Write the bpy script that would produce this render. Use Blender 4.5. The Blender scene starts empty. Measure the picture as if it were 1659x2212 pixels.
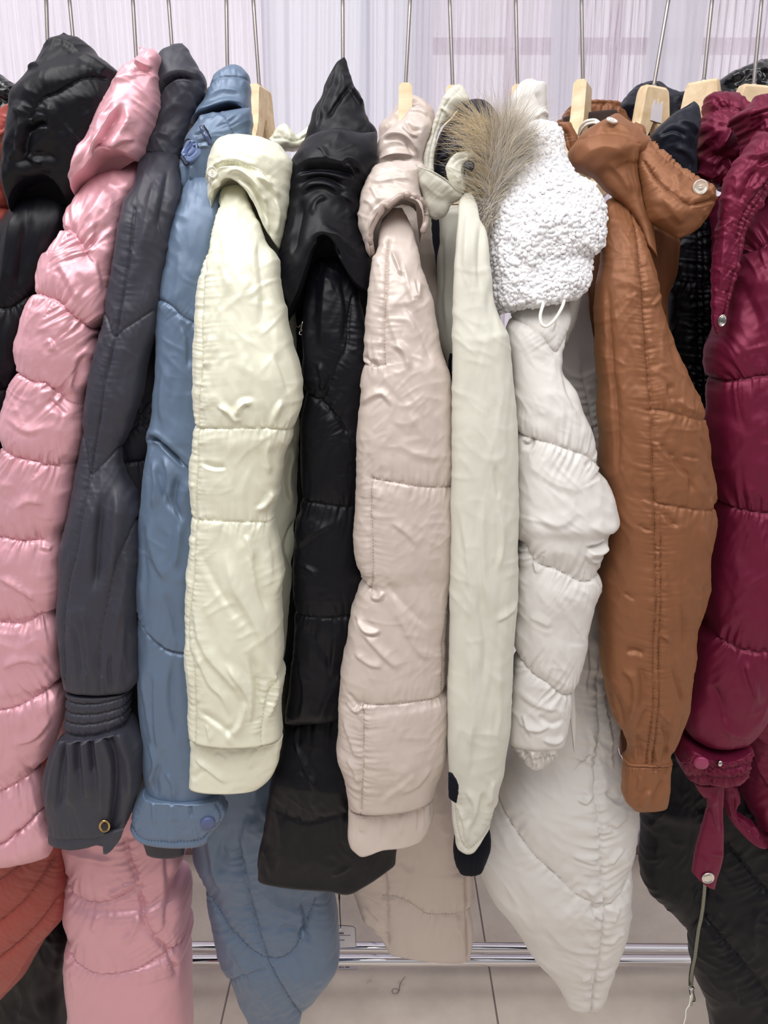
import bpy, math, random
import numpy as np
from mathutils import Vector, Matrix, Euler
PI = math.pi
sc = bpy.context.scene
W0, H0 = 1659, 2212
FPX = 1658.0
PITCH = math.radians(15.0)
CAM = np.array([0.0, 0.0, 1.5])
# ---------------------------------------------------------------- camera, world, lights, exposure
cam_data = bpy.data.cameras.new('camera')
cam_data.sensor_fit = 'VERTICAL'; cam_data.sensor_height = 36.0
cam_data.lens = 36.0 * FPX / H0
cam = bpy.data.objects.new('camera', cam_data)
sc.collection.objects.link(cam)
cam.location = CAM
cam.rotation_euler = (PI / 2 - PITCH, 0, 0)
sc.camera = cam
sc.view_settings.view_transform = 'Standard'
sc.view_settings.look = 'None'
sc.view_settings.gamma = 1.0
sc.view_settings.use_curve_mapping = False
sc.view_settings.exposure = 0.0
world = bpy.data.worlds.new('world'); sc.world = world
world.use_nodes = True
wn = world.node_tree; wn.nodes.clear()
w_out = wn.nodes.new('ShaderNodeOutputWorld'); w_bg = wn.nodes.new('ShaderNodeBackground')
w_geo = wn.nodes.new('ShaderNodeTexCoord'); w_sep = wn.nodes.new('ShaderNodeSeparateXYZ')
w_map = wn.nodes.new('ShaderNodeMapRange')
wn.links.new(w_geo.outputs['Generated'], w_sep.inputs[0])
# daylight side (+Y, the window) is bright, the shop side (-Y) is dimmer
wn.links.new(w_sep.outputs['Y'], w_map.inputs['Value'])
w_map.inputs['From Min'].default_value = -0.5; w_map.inputs['From Max'].default_value = 0.5
# the shop behind: bright ceiling above, dim towards the floor
w_mz = wn.nodes.new('ShaderNodeMapRange'); w_rz = wn.nodes.new('ShaderNodeValToRGB'); w_mix = wn.nodes.new('ShaderNodeMix'); w_mix.data_type = 'RGBA'
wn.links.new(w_sep.outputs['Z'], w_mz.inputs['Value'])
w_mz.inputs['From Min'].default_value = -0.3; w_mz.inputs['From Max'].default_value = 0.8
wn.links.new(w_mz.outputs[0], w_rz.inputs[0])
w_rz.color_ramp.elements[0].color = (0.07, 0.07, 0.08, 1)
w_rz.color_ramp.elements[1].color = (0.62, 0.62, 0.64, 1)
wn.links.new(w_map.outputs[0], w_mix.inputs['Factor'])
wn.links.new(w_rz.outputs[0], w_mix.inputs['A'])
w_mix.inputs['B'].default_value = (1.08, 1.04, 1.1, 1)
wn.links.new(w_mix.outputs['Result'], w_bg.inputs['Color'])
w_bg.inputs['Strength'].default_value = 1.0
wn.links.new(w_bg.outputs[0], w_out.inputs[0])

def area_light(name, loc, target, sx, sy, power, color=(1, 1, 1)):
    l = bpy.data.lights.new(name, 'AREA'); l.shape = 'RECTANGLE'; l.size = sx; l.size_y = sy
    l.energy = power; l.color = color
    o = bpy.data.objects.new(name, l); sc.collection.objects.link(o)
    o.location = loc
    d = Vector(target) - Vector(loc)
    o.rotation_euler = d.to_track_quat('-Z', 'Y').to_euler()
    return o
area_light('ceiling_light', (0.1, -0.5, 2.9), (0.0, 1.0, 1.2), 2.4, 0.9, 41, (1.0, 0.985, 0.96))
area_light('ceiling_light', (-0.9, 0.35, 2.95), (0.0, 1.1, 1.2), 0.5, 1.2, 20, (1.0, 0.985, 0.97))

# ---------------------------------------------------------------- pixel <-> place helpers
cp, sp = math.cos(PITCH), math.sin(PITCH)
FWD = np.array([0, cp, -sp]); UP = np.array([0, sp, cp]); RT = np.array([1.0, 0, 0])

def P(px, py, Y):
    """points of the vertical plane y=Y that the camera sees at pixel (px,py)"""
    px = np.asarray(px, float); py = np.asarray(py, float)
    a = (px - W0 / 2) / FPX; b = (H0 / 2 - py) / FPX
    dx = a; dy = cp + b * sp; dz = -sp + b * cp
    k = Y / dy
    return np.stack([dx * k + CAM[0], dy * k + CAM[1], dz * k + CAM[2]], -1)

def P1(px, py, Y):
    return Vector(P(px, py, Y).tolist())

def pts(s):
    if isinstance(s, str):
        return np.array([[float(t) for t in q.split(',')] for q in s.split()])
    return np.array(s, float)

def catmull(p, n=12):
    if len(p) < 3: 
        t = np.linspace(0, 1, n * 2)[:, None]
        return p[0] * (1 - t) + p[-1] * t
    q = np.vstack([2 * p[0] - p[1], p, 2 * p[-1] - p[-2]])
    out = []
    for i in range(1, len(q) - 2):
        t = np.linspace(0, 1, n, endpoint=False)[:, None]
        a, b, c, d = q[i - 1], q[i], q[i + 1], q[i + 2]
        la = max(np.linalg.norm(c - b), 1e-6)
        m1 = (c - a) / (np.linalg.norm(c - b) + np.linalg.norm(b - a) + 1e-9) * la
        m2 = (d - b) / (np.linalg.norm(d - c) + np.linalg.norm(c - b) + 1e-9) * la
        t2, t3 = t * t, t * t * t
        out.append((2 * t3 - 3 * t2 + 1) * b + (t3 - 2 * t2 + t) * m1 + (-2 * t3 + 3 * t2) * c + (t3 - t2) * m2)
    out.append(p[-1][None])
    return np.vstack(out)

def sample(curve, v, mode):
    if mode == 'y':
        y = curve[:, 1]
        k = np.maximum.accumulate(y) + np.arange(len(y)) * 1e-6
        yt = y[0] + (y[-1] - y[0]) * v
        return np.stack([np.interp(yt, k, curve[:, 0]), yt], -1)
    s = np.concatenate([[0], np.cumsum(np.linalg.norm(np.diff(curve, axis=0), axis=1))]); s /= s[-1]
    return np.stack([np.interp(v, s, curve[:, 0]), np.interp(v, s, curve[:, 1])], -1)

# ---------------------------------------------------------------- noise
_rs = np.random.RandomState(7)
_perm = np.tile(_rs.permutation(256), 3)
_ga = _rs.rand(256) * 2 * PI
_gx, _gy = np.cos(_ga), np.sin(_ga)
def perlin(x, y, seed=0):
    x = np.asarray(x, float) + seed * 17.31; y = np.asarray(y, float) + seed * 5.77
    xi = np.floor(x).astype(int); yi = np.floor(y).astype(int)
    fx, fy = x - xi, y - yi
    u = fx * fx * fx * (fx * (fx * 6 - 15) + 10); v = fy * fy * fy * (fy * (fy * 6 - 15) + 10)
    def g(ix, iy, dx, dy):
        h = _perm[_perm[ix & 255] + (iy & 255)]
        return _gx[h] * dx + _gy[h] * dy
    a = g(xi, yi, fx, fy); b = g(xi + 1, yi, fx - 1, fy)
    c = g(xi, yi + 1, fx, fy - 1); d = g(xi + 1, yi + 1, fx - 1, fy - 1)
    return ((a * (1 - u) + b * u) * (1 - v) + (c * (1 - u) + d * u) * v) * 1.5

def wrinkle(x, y, amp, sx, sy, rot=0, seed=0, kind='soft'):
    c, s = math.cos(math.radians(rot)), math.sin(math.radians(rot))
    a = (x * c + y * s) / sx; b = (-x * s + y * c) / sy
    wx = perlin(a * .6, b * .6, seed + 3) * .8; wy = perlin(a * .6, b * .6, seed + 5) * .8
    if kind == 'soft':
        return .6 * amp * (perlin(a + .5 * wx, b + .5 * wy, seed) - .5 * np.abs(perlin(a * 1.7 + .3 * wx, b * 1.4, seed + 2)))
    # sharp, nearly straight creases crossing one another in patches
    r = 0
    for k, (ang, sc) in enumerate(((0, 1.0), (38, .8), (-47, .9))):
        ca, sa = math.cos(math.radians(ang)), math.sin(math.radians(ang))
        a2, b2 = (a * ca + b * sa) / sc, (-a * sa + b * ca) / sc / 2.4
        n = perlin(a2 + .22 * wx, b2 + .22 * wy, seed + 31 * k)
        m = np.clip(perlin(x / 75, y / 75, seed + 9 + 7 * k) * 2.2 + .15, 0, 1)
        r = r + np.clip(1 - np.abs(n) * 3.0, 0, 1) * m
    return .62 * amp * r

def polydist(x, y, p):
    best = np.full(x.shape, 1e9); sg = np.zeros(x.shape); sa = np.zeros(x.shape)
    acc = 0.0
    for i in range(len(p) - 1):
        a, b = p[i], p[i + 1]
        d = b - a; L = math.hypot(*d)
        if L < 1e-6: continue
        t = np.clip(((x - a[0]) * d[0] + (y - a[1]) * d[1]) / (L * L), 0, 1)
        qx = x - (a[0] + t * d[0]); qy = y - (a[1] + t * d[1])
        dist = np.hypot(qx, qy)
        m = dist < best
        best = np.where(m, dist, best)
        sg = np.where(m, np.sign(d[0] * qy - d[1] * qx), sg)
        sa = np.where(m, acc + t * L, sa)
        acc += L
    return best, sg, sa, acc

# ---------------------------------------------------------------- mesh output
def link(o):
    sc.collection.objects.link(o); return o
def mesh_object(name, verts, faces, mat, parent=None, smooth=True, attrs=None):
    me = bpy.data.meshes.new(name)
    verts = np.asarray(verts, float)
    if parent is not None:
        off = np.array(ORIGIN.get(parent.name, (0, 0, 0)))
        verts = verts - off
    me.from_pydata(verts.tolist() if len(verts) < 1 else [tuple(v) for v in verts.tolist()], [], faces)
    me.polygons.foreach_set('use_smooth', [smooth] * len(me.polygons))
    if attrs:
        for k, (typ, arr) in attrs.items():
            a = me.attributes.new(k, typ, 'POINT')
            a.data.foreach_set('vector' if typ == 'FLOAT_VECTOR' else 'value', np.asarray(arr, np.float32).ravel())
    me.update()
    if mat: me.materials.append(mat)
    o = bpy.data.objects.new(name, me); link(o)
    if parent is not None: o.parent = parent
    return o
ORIGIN = {}
def thing(name, loc, label, cat, group=None):
    o = bpy.data.objects.new(name, None); link(o)
    o.empty_display_size = 0.05
    o.location = loc; ORIGIN[o.name] = tuple(loc)
    o['label'] = label; o['category'] = cat
    if group: o['group'] = group
    return o
def sub_origin(o, parent):
    ORIGIN[o.name] = ORIGIN.get(parent.name, (0, 0, 0))
def tag(o, label, cat, group=None):
    o['label'] = label; o['category'] = cat
    if group: o['group'] = group
    return o

def gaussian_rows(d):
    k = np.hanning(31); k /= k.sum()
    return np.convolve(np.pad(d, 15, 'edge'), k, 'valid')
# ---------------------------------------------------------------- cloth pieces
SURF = {}
def piece(name, parent, mat, Y, L, R, T=None, B=None, D=0.05, ratio=0.8, p=0.62, rt=25, rb=10,
          seams=(), folds=(), steps=(), wr=(), puff=0, pw=60, pucker=2.5, lam=13, plen=26, res=2.6, mode=None,
          key=None, tilt=0, edge=0, top=None, label=None):
    """a stuffed, sewn piece of garment: left and right edge, thickness, seams, folds and wrinkles"""
    Lc, Rc = catmull(pts(L)), catmull(pts(R))
    if mode is None:
        mono = np.all(np.diff(Lc[:, 1]) > -0.5) and np.all(np.diff(Rc[:, 1]) > -0.5)
        mode = 'y' if mono and Lc[-1, 1] - Lc[0, 1] > 60 else 's'
    H = max(np.linalg.norm(np.diff(Lc, axis=0), axis=1).sum(), np.linalg.norm(np.diff(Rc, axis=0), axis=1).sum())
    nv = max(10, int(H / res))
    v = np.linspace(0, 1, nv + 1)
    l = sample(Lc, v, mode); r = sample(Rc, v, mode)
    wpx = np.linalg.norm(r - l, axis=1)
    nf = max(12, int(wpx.max() / res * 1.15)); nb = max(6, nf // 3)
    phi = np.concatenate([np.linspace(0, PI, nf, endpoint=False), np.linspace(PI, 2 * PI, nb, endpoint=False)])
    u = (1 - np.cos(phi)) / 2
    U, V = np.meshgrid(u, v)
    X = l[:, None, :] * (1 - U[..., None]) + r[:, None, :] * U[..., None]
    for crv, w in ((T, (1 - V) ** 2), (B, V ** 2)):
        if crv is not None:
            c = catmull(pts(crv)); e0 = (l[0], r[0]) if crv is T else (l[-1], r[-1])
            t = sample(c, u, 's')
            ln = c[0] * (1 - u[:, None]) + c[-1] * u[:, None]
            X = X + w[..., None] * (t - ln)[None]
    px, py = X[..., 0], X[..., 1]
    if isinstance(Y, (list, tuple)):
        Yv = np.interp(v, [a for a, _ in Y], [b for _, b in Y])
    else:
        Yv = np.full(v.shape, float(Y))
    if name == 'sleeve':      # the shoulder falls back towards the hanger
        Yv = Yv + .05 * np.exp(-(v * H / 75.0) ** 1.3)
    Dv = np.minimum(D if not isinstance(D, (list, tuple)) else np.interp(v, [a for a, _ in D], [b for _, b in D]),
                    ratio * wpx / 2 * Yv / FPX * 1.05)
    dist_t = v * H; dist_b = (1 - v) * H
    def rnd(d, rr):
        if rr <= 0: return np.ones_like(d)
        t = np.clip(d / rr, 0, 1); return np.sqrt(np.clip(1 - (1 - t) ** 2, 0.002, 1))
    Dv = Dv * rnd(dist_t, rt) * rnd(dist_b, rb)
    front = np.where(phi <= PI, 1.0, -1.0)
    prof = np.abs(np.sin(phi)) ** p * front
    Yc = Yv[:, None] + tilt * (U - .5)
    Df = gaussian_rows(Dv)[:, None]
    pos = P(px, py, Yc - .08 * Df)
    pos[..., 2] = P(px, py, Yc - .8 * Df)[..., 2]
    pos[..., 1] = Yc - Dv[:, None] * prof[None]
    # displacement in px
    h = np.zeros(px.shape); q = np.ones(px.shape)
    sd = np.full(px.shape, 60.0); ss = np.zeros(px.shape)
    for s in seams:
        if isinstance(s, str): s = dict(p=s)
        c = catmull(pts(s['p']), 6)
        d, sg, sa, Lt = polydist(px, py, c)
        pwid = s.get('w', pw)
        q = np.minimum(q, 1 - s.get('k', 1.0) * (1 - np.sqrt(np.clip(1 - (1 - np.clip(d / pwid, 0, 1)) ** 2, 0, 1))))
        g = s.get('g', 2.0); h -= g * np.exp(-(d / 2.8) ** 2)
        pk = s.get('pk', pucker)
        if pk:
            n = perlin(sa / lam + .012 * d, d / 130 + sg * 7, 11 + len(s['p']) % 13)
            n2 = perlin(sa / (lam * .5) + .02 * d, d / 90 + sg * 3, 23)
            h += pk * (1.2 * (np.abs(n) * -2.2 + .45) * np.exp(-d / plen) + .9 * n2 * np.exp(-d / (plen * .45))) * np.clip(d / 4, 0.25, 1)
        if s.get('st', 1):
            m = d < sd
            sd = np.where(m, d, sd); ss = np.where(m, sa, ss)
    h += puff * (q - 1)
    for f in folds:
        c = catmull(pts(f[0]), 6); amp, wd = f[1] * 1.2, f[2] * .85
        d, sg, sa, Lt = polydist(px, py, c)
        t = np.clip(sa / Lt, 0, 1)
        taper = np.clip(np.minimum(t, 1 - t) * 4, 0, 1); taper = taper * taper * (3 - 2 * taper)
        if len(f) > 3: taper = np.maximum(taper, np.where(t < .5, f[3] & 1, (f[3] >> 1) & 1))
        # a fold: rounded crest beside a valley
        ww = wd * np.where(sg > 0, .62, 1.35)
        dd = np.sqrt(d * d + 1.6) - 1.26
        h += amp * taper * (.55 * np.exp(-dd / (ww * .75)) + .5 * np.exp(-(d / ww) ** 2) - .22 * np.exp(-((d - 2.0 * ww) / ww) ** 2))
    for s in steps:      # overlap: the side left of the line stands proud and ends at it
        c = catmull(pts(s[0]), 6)
        d, sg, sa, Lt = polydist(px, py, c)
        inside = (sa > 0.5) & (sa < Lt - 0.5)
        sd_ = d * sg
        h += s[1] * np.where(sd_ < 0, np.exp(-d / s[2]), 0) * np.clip(np.minimum(sa, Lt - sa) / 12, 0, 1)
    for w in wr:
        h += wrinkle(px, py, *w)
    if edge:
        pass
    # displace along the surface normal
    e = np.clip(np.minimum(dist_t, dist_b) / 12, 0, 1)[:, None]
    m_px = (Yv[:, None] / FPX) * 1.08
    dU = np.roll(pos, -1, 1) - np.roll(pos, 1, 1)
    dV = np.gradient(pos, axis=0)
    nrm = np.cross(dV, dU); ln = np.linalg.norm(nrm, axis=2, keepdims=True) + 1e-12
    nrm /= ln
    # outward = away from the row's centre
    cen = pos.mean(axis=1, keepdims=True)
    if (nrm * (pos - cen)).sum() < 0: nrm = -nrm
    pos = pos + nrm * (h * e * m_px)[..., None]
    nr, nc = px.shape
    idx = np.arange(nr * nc).reshape(nr, nc)
    a = idx[:-1]; b = idx[1:]
    f = np.stack([a, b, np.roll(b, -1, 1), np.roll(a, -1, 1)], -1).reshape(-1, 4)
    faces = f.tolist()
    verts = pos.reshape(-1, 3)
    faces.append(idx[0].tolist()); faces.append(idx[-1][::-1].tolist())
    at = {'seam': ('FLOAT_VECTOR', np.stack([ss.ravel() / 10, sd.ravel() / 10, np.zeros(sd.size)], -1))}
    o = mesh_object(name, verts, faces, mat, parent, attrs=at)
    if label: o['label'] = label
    sub_origin(o, parent)
    if key:
        fm = np.broadcast_to(phi[None] < PI, px.shape).ravel()
        SURF[key] = (px.ravel()[fm], py.ravel()[fm], pos.reshape(-1, 3)[fm], nrm.reshape(-1, 3)[fm])
    return o

def on(key, px, py, lift=0.0):
    sx, sy, sp_, sn = SURF[key]
    i = np.argsort((sx - px) ** 2 + (sy - py) ** 2)[:6]
    n = sn[i].mean(0); n /= np.linalg.norm(n)
    if n[1] > 0: n = -n
    return sp_[i].mean(0) + n * lift, n

# ---------------------------------------------------------------- small builders
def frame_of(n, up=(0, 0, 1)):
    n = Vector(n).normalized(); x = Vector(up).cross(n)
    if x.length < 1e-4: x = Vector((1, 0, 0))
    x.normalize(); y = n.cross(x)
    return x, y, n
def lathe(prof, c, n, seg=28, sx=1.0, sy=1.0):
    """profile [(radius, height)] turned about n at c"""
    x, y, z = frame_of(n); c = Vector(c)
    vs, fs = [], []
    for r, hh in prof:
        for k in range(seg):
            a = 2 * PI * k / seg
            vs.append(tuple(c + x * (r * math.cos(a) * sx) + y * (r * math.sin(a) * sy) + z * hh))
    for i in range(len(prof) - 1):
        for k in range(seg):
            k2 = (k + 1) % seg
            fs.append((i * seg + k, i * seg + k2, (i + 1) * seg + k2, (i + 1) * seg + k))
    fs.append(tuple(range(seg))[::-1]); fs.append(tuple(range((len(prof) - 1) * seg, len(prof) * seg)))
    return vs, fs
def tube(path, rad, seg=10, closed=False):
    path = [Vector(p) for p in path]; n = len(path)
    rads = rad if isinstance(rad, (list, tuple, np.ndarray)) else [rad] * n
    vs, fs = [], []; up = Vector((0.13, 0.21, 0.97))
    x = None
    for i, p in enumerate(path):
        t = (path[(i + 1) % n] - path[i - 1]) if closed else (path[min(i + 1, n - 1)] - path[max(i - 1, 0)])
        t.normalize()
        if x is None:
            x = t.cross(up); x.normalize()
        else:
            x = x - t * x.dot(t); x.normalize()
        y = t.cross(x)
        for k in range(seg):
            a = 2 * PI * k / seg
            vs.append(tuple(p + (x * math.cos(a) + y * math.sin(a)) * rads[i]))
    m = n if closed else n - 1
    for i in range(m):
        j = (i + 1) % n
        for k in range(seg):
            k2 = (k + 1) % seg
            fs.append((i * seg + k, i * seg + k2, j * seg + k2, j * seg + k))
    if not closed:
        fs.append(tuple(range(seg))[::-1]); fs.append(tuple(range((n - 1) * seg, n * seg)))
    return vs, fs
def merge(*parts):
    V, F = [], []
    for vs, fs in parts:
        o = len(V); V += list(vs); F += [tuple(i + o for i in f) for f in fs]
    return V, F
def box(x0, x1, y0, y1, z0, z1):
    V = [(x, y, z) for x in (x0, x1) for y in (y0, y1) for z in (z0, z1)]
    F = [(0, 1, 3, 2), (4, 6, 7, 5), (0, 4, 5, 1), (2, 3, 7, 6), (0, 2, 6, 4), (1, 5, 7, 3)]
    return V, F
def smooth_path(p3, n=8):
    return catmull(np.array(p3, float), n)

# ---------------------------------------------------------------- materials
def srgb(c):
    c = np.array(c, float) / 255
    return tuple(np.where(c <= .04045, c / 12.92, ((c + .055) / 1.055) ** 2.4).tolist()) + (1,)
def new_mat(name):
    m = bpy.data.materials.new(name); m.use_nodes = True
    return m, m.node_tree.nodes, m.node_tree.links, m.node_tree.nodes['Principled BSDF']
def plain(name, col, rough=.5, metal=0, spec=.5, **kw):
    m, N, Lk, b = new_mat(name)
    b.inputs['Base Color'].default_value = srgb(col); b.inputs['Roughness'].default_value = rough
    b.inputs['Metallic'].default_value = metal; b.inputs['Specular IOR Level'].default_value = spec
    for k, v in kw.items(): b.inputs[k].default_value = v
    return m
def fabric(name, col, rough=.5, spec=.4, sheen=.2, crumple=.25, cscale=60, weave=.03, thread=None, stitch=1.0, var=.04, sss=0, sheencol=None, metal=0):
    m, N, Lk, b = new_mat(name)
    base = srgb(col)
    tc = N.new('ShaderNodeTexCoord')
    n0 = N.new('ShaderNodeTexNoise'); n0.inputs['Scale'].default_value = 14; n0.inputs['Detail'].default_value = 4
    Lk.new(tc.outputs['Object'], n0.inputs['Vector'])
    mix = N.new('ShaderNodeMix'); mix.data_type = 'RGBA'
    mix.inputs['A'].default_value = tuple(c * (1 - var) for c in base[:3]) + (1,)
    mix.inputs['B'].default_value = tuple(min(1, c * (1 + var)) for c in base[:3]) + (1,)
    Lk.new(n0.outputs['Fac'], mix.inputs['Factor'])
    # stitches along the seams
    at = N.new('ShaderNodeAttribute'); at.attribute_name = 'seam'
    sep = N.new('ShaderNodeSeparateXYZ'); Lk.new(at.outputs['Vector'], sep.inputs[0])
    near = N.new('ShaderNodeMath'); near.operation = 'LESS_THAN'; near.inputs[1].default_value = .13
    Lk.new(sep.outputs['Y'], near.inputs[0])
    fr = N.new('ShaderNodeMath'); fr.operation = 'FRACT'
    mu = N.new('ShaderNodeMath'); mu.operation = 'MULTIPLY'; mu.inputs[1].default_value = 1.45
    Lk.new(sep.outputs['X'], mu.inputs[0]); Lk.new(mu.outputs[0], fr.inputs[0])
    lt = N.new('ShaderNodeMath'); lt.operation = 'LESS_THAN'; lt.inputs[1].default_value = .62
    Lk.new(fr.outputs[0], lt.inputs[0])
    st = N.new('ShaderNodeMath'); st.operation = 'MULTIPLY'
    Lk.new(near.outputs[0], st.inputs[0]); Lk.new(lt.outputs[0], st.inputs[1])
    sf = N.new('ShaderNodeMath'); sf.operation = 'MULTIPLY'; sf.inputs[1].default_value = stitch * .7
    Lk.new(st.outputs[0], sf.inputs[0])
    mix2 = N.new('ShaderNodeMix'); mix2.data_type = 'RGBA'
    Lk.new(mix.outputs['Result'], mix2.inputs['A'])
    mix2.inputs['B'].default_value = srgb(thread) if thread else tuple(c * .55 for c in base[:3]) + (1,)
    Lk.new(sf.outputs[0], mix2.inputs['Factor'])
    Lk.new(mix2.outputs['Result'], b.inputs['Base Color'])
    b.inputs['Roughness'].default_value = rough; b.inputs['Specular IOR Level'].default_value = spec
    b.inputs['Sheen Weight'].default_value = sheen; b.inputs['Sheen Roughness'].default_value = .4
    b.inputs['Sheen Tint'].default_value = sheencol or tuple(min(1, .3 + .7 * c) for c in base[:3]) + (1,)
    b.inputs['Metallic'].default_value = metal
    # fine crumple: warped ridged noise + weave
    n1 = N.new('ShaderNodeTexNoise'); n1.inputs['Scale'].default_value = cscale; n1.inputs['Detail'].default_value = 5
    n1.inputs['Distortion'].default_value = 1.2; n1.inputs['Roughness'].default_value = .55
    mp = N.new('ShaderNodeMapping'); mp.inputs['Scale'].default_value = (1.3, 1.0, .55)
    Lk.new(tc.outputs['Object'], mp.inputs['Vector']); Lk.new(mp.outputs[0], n1.inputs['Vector'])
    bp = N.new('ShaderNodeBump'); bp.inputs['Strength'].default_value = crumple * .4; bp.inputs['Distance'].default_value = .004
    Lk.new(n1.outputs['Fac'], bp.inputs['Height'])
    n2 = N.new('ShaderNodeTexNoise'); n2.inputs['Scale'].default_value = 1400; n2.inputs['Detail'].default_value = 1
    b2 = N.new('ShaderNodeBump'); b2.inputs['Strength'].default_value = weave * 4; b2.inputs['Distance'].default_value = .0006
    Lk.new(tc.outputs['Object'], n2.inputs['Vector']); Lk.new(n2.outputs['Fac'], b2.inputs['Height'])
    Lk.new(bp.outputs[0], b2.inputs['Normal'])
    b3 = N.new('ShaderNodeBump'); b3.inputs['Strength'].default_value = .5 * stitch; b3.inputs['Distance'].default_value = .0012
    Lk.new(st.outputs[0], b3.inputs['Height']); Lk.new(b2.outputs[0], b3.inputs['Normal'])
    Lk.new(b3.outputs[0], b.inputs['Normal'])
    if sss:
        b.inputs['Subsurface Weight'].default_value = sss; b.inputs['Subsurface Radius'].default_value = (.02, .018, .016)
        b.inputs['Subsurface Scale'].default_value = .3
    return m
# ================================================================ materials used below
M = {}
M['pink'] = fabric('pink_satin', (216, 162, 173), metal=.34, rough=.42, spec=.55, sheen=.35, crumple=.16, cscale=38, thread=(188, 120, 134))
M['charcoal'] = fabric('charcoal_nylon', (50, 50, 61), rough=.5, spec=.45, sheen=.15, crumple=.2, cscale=70, thread=(30, 30, 38))
M['blue'] = fabric('dusty_blue_nylon', (98, 116, 140), metal=.2, rough=.42, spec=.5, sheen=.25, crumple=.12, cscale=45, thread=(58, 78, 112))
M['blue_patch'] = fabric('blue_gloss_patch', (112, 130, 172), rough=.25, spec=.6, sheen=.2, crumple=.2, cscale=80, thread=(30, 34, 60))
M['cream'] = fabric('cream_satin', (224, 223, 203), metal=.14, rough=.4, spec=.5, sheen=.2, crumple=.12, cscale=36, thread=(196, 194, 160))
M['black'] = fabric('black_nylon', (12, 13, 20), rough=.43, spec=.24, sheen=.03, crumple=.16, cscale=60, thread=(10, 10, 14))
M['gloss'] = fabric('black_gloss', (20, 21, 24), rough=.2, spec=.6, sheen=.0, crumple=.35, cscale=55, thread=(8, 8, 10))
M['taupe'] = fabric('taupe_gloss', (200, 186, 178), metal=.1, rough=.4, spec=.5, sheen=.2, crumple=.1, cscale=32, thread=(160, 140, 132))
M['sage'] = fabric('ivory_cotton', (205, 203, 191), rough=.62, spec=.3, sheen=.2, crumple=.06, cscale=40, weave=.06, thread=(180, 177, 160))
M['navy'] = fabric('navy_lining', (20, 23, 36), rough=.48, spec=.3, sheen=.1, crumple=.15, cscale=60, thread=(16, 18, 28))
M['knit'] = fabric('navy_knit', (14, 16, 26), rough=.85, spec=.15, sheen=.1, crumple=.1, cscale=200, weave=.15)
M['white'] = fabric('offwhite_matte', (214, 210, 206), rough=.52, spec=.35, sheen=.2, crumple=.1, cscale=36, thread=(188, 184, 172))
M['sherpa'] = fabric('sherpa_pile', (236, 235, 238), rough=.9, spec=.2, sheen=.6, crumple=.1, cscale=300, weave=.1, stitch=0, sss=0)
M['brown'] = fabric('caramel_taffeta', (134, 88, 60), metal=.25, rough=.5, spec=.35, sheen=.3, crumple=.14, cscale=42, thread=(88, 48, 26), sheencol=srgb((200, 150, 90)))
M['darkin'] = fabric('dark_lining', (52, 34, 28), rough=.6, spec=.3, crumple=.1, stitch=0)
M['maroon'] = fabric('maroon_satin', (108, 24, 54), metal=.35, rough=.46, spec=.36, sheen=.2, crumple=.22, cscale=42, thread=(52, 12, 28), sheencol=srgb((220, 90, 140)))
M['rust'] = fabric('rust_nylon', (150, 66, 58), rough=.45, spec=.45, sheen=.25, crumple=.15, cscale=50, thread=(100, 36, 32))
M['metal'] = plain('hook_metal', (165, 158, 155), .3, 1)
M['chrome'] = plain('chrome', (232, 230, 232), .06, 1)
M['gold'] = plain('gold_metal', (190, 160, 110), .2, 1)
M['silver'] = plain('silver_metal', (215, 212, 208), .18, 1)
M['enamel'] = plain('black_enamel', (12, 12, 14), .12)
M['bluesnap'] = plain('violet_blue_snap', (82, 94, 134), .4)
M['navysnap'] = plain('dark_snap', (14, 15, 22), .5)
M['pinksnap'] = plain('wine_snap', (150, 52, 92), .35)
M['clear'] = plain('clear_button', (240, 236, 225), .05, 0, .6, **{'Transmission Weight': .75})
M['cord'] = plain('cord', (238, 236, 226), .7)
M['blackcord'] = plain('black_cord', (18, 14, 16), .7)
M['paper'] = plain('paper', (216, 212, 218), .6)
M['ink'] = plain('ink', (70, 68, 80), .6)

def wood_mat():
    m, N, Lk, b = new_mat('pale_wood')
    tc = N.new('ShaderNodeTexCoord'); mp = N.new('ShaderNodeMapping')
    mp.inputs['Scale'].default_value = (6, 60, 40)
    n = N.new('ShaderNodeTexNoise'); n.inputs['Scale'].default_value = 1.6; n.inputs['Detail'].default_value = 6
    n.inputs['Distortion'].default_value = .6
    r = N.new('ShaderNodeValToRGB')
    r.color_ramp.elements[0].position = .3; r.color_ramp.elements[0].color = srgb((206, 178, 138))
    r.color_ramp.elements[1].position = .7; r.color_ramp.elements[1].color = srgb((230, 208, 174))
    Lk.new(tc.outputs['Object'], mp.inputs[0]); Lk.new(mp.outputs[0], n.inputs['Vector'])
    Lk.new(n.outputs['Fac'], r.inputs[0]); Lk.new(r.outputs[0], b.inputs['Base Color'])
    b.inputs['Roughness'].default_value = .45
    return m
M['wood'] = wood_mat()

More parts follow.
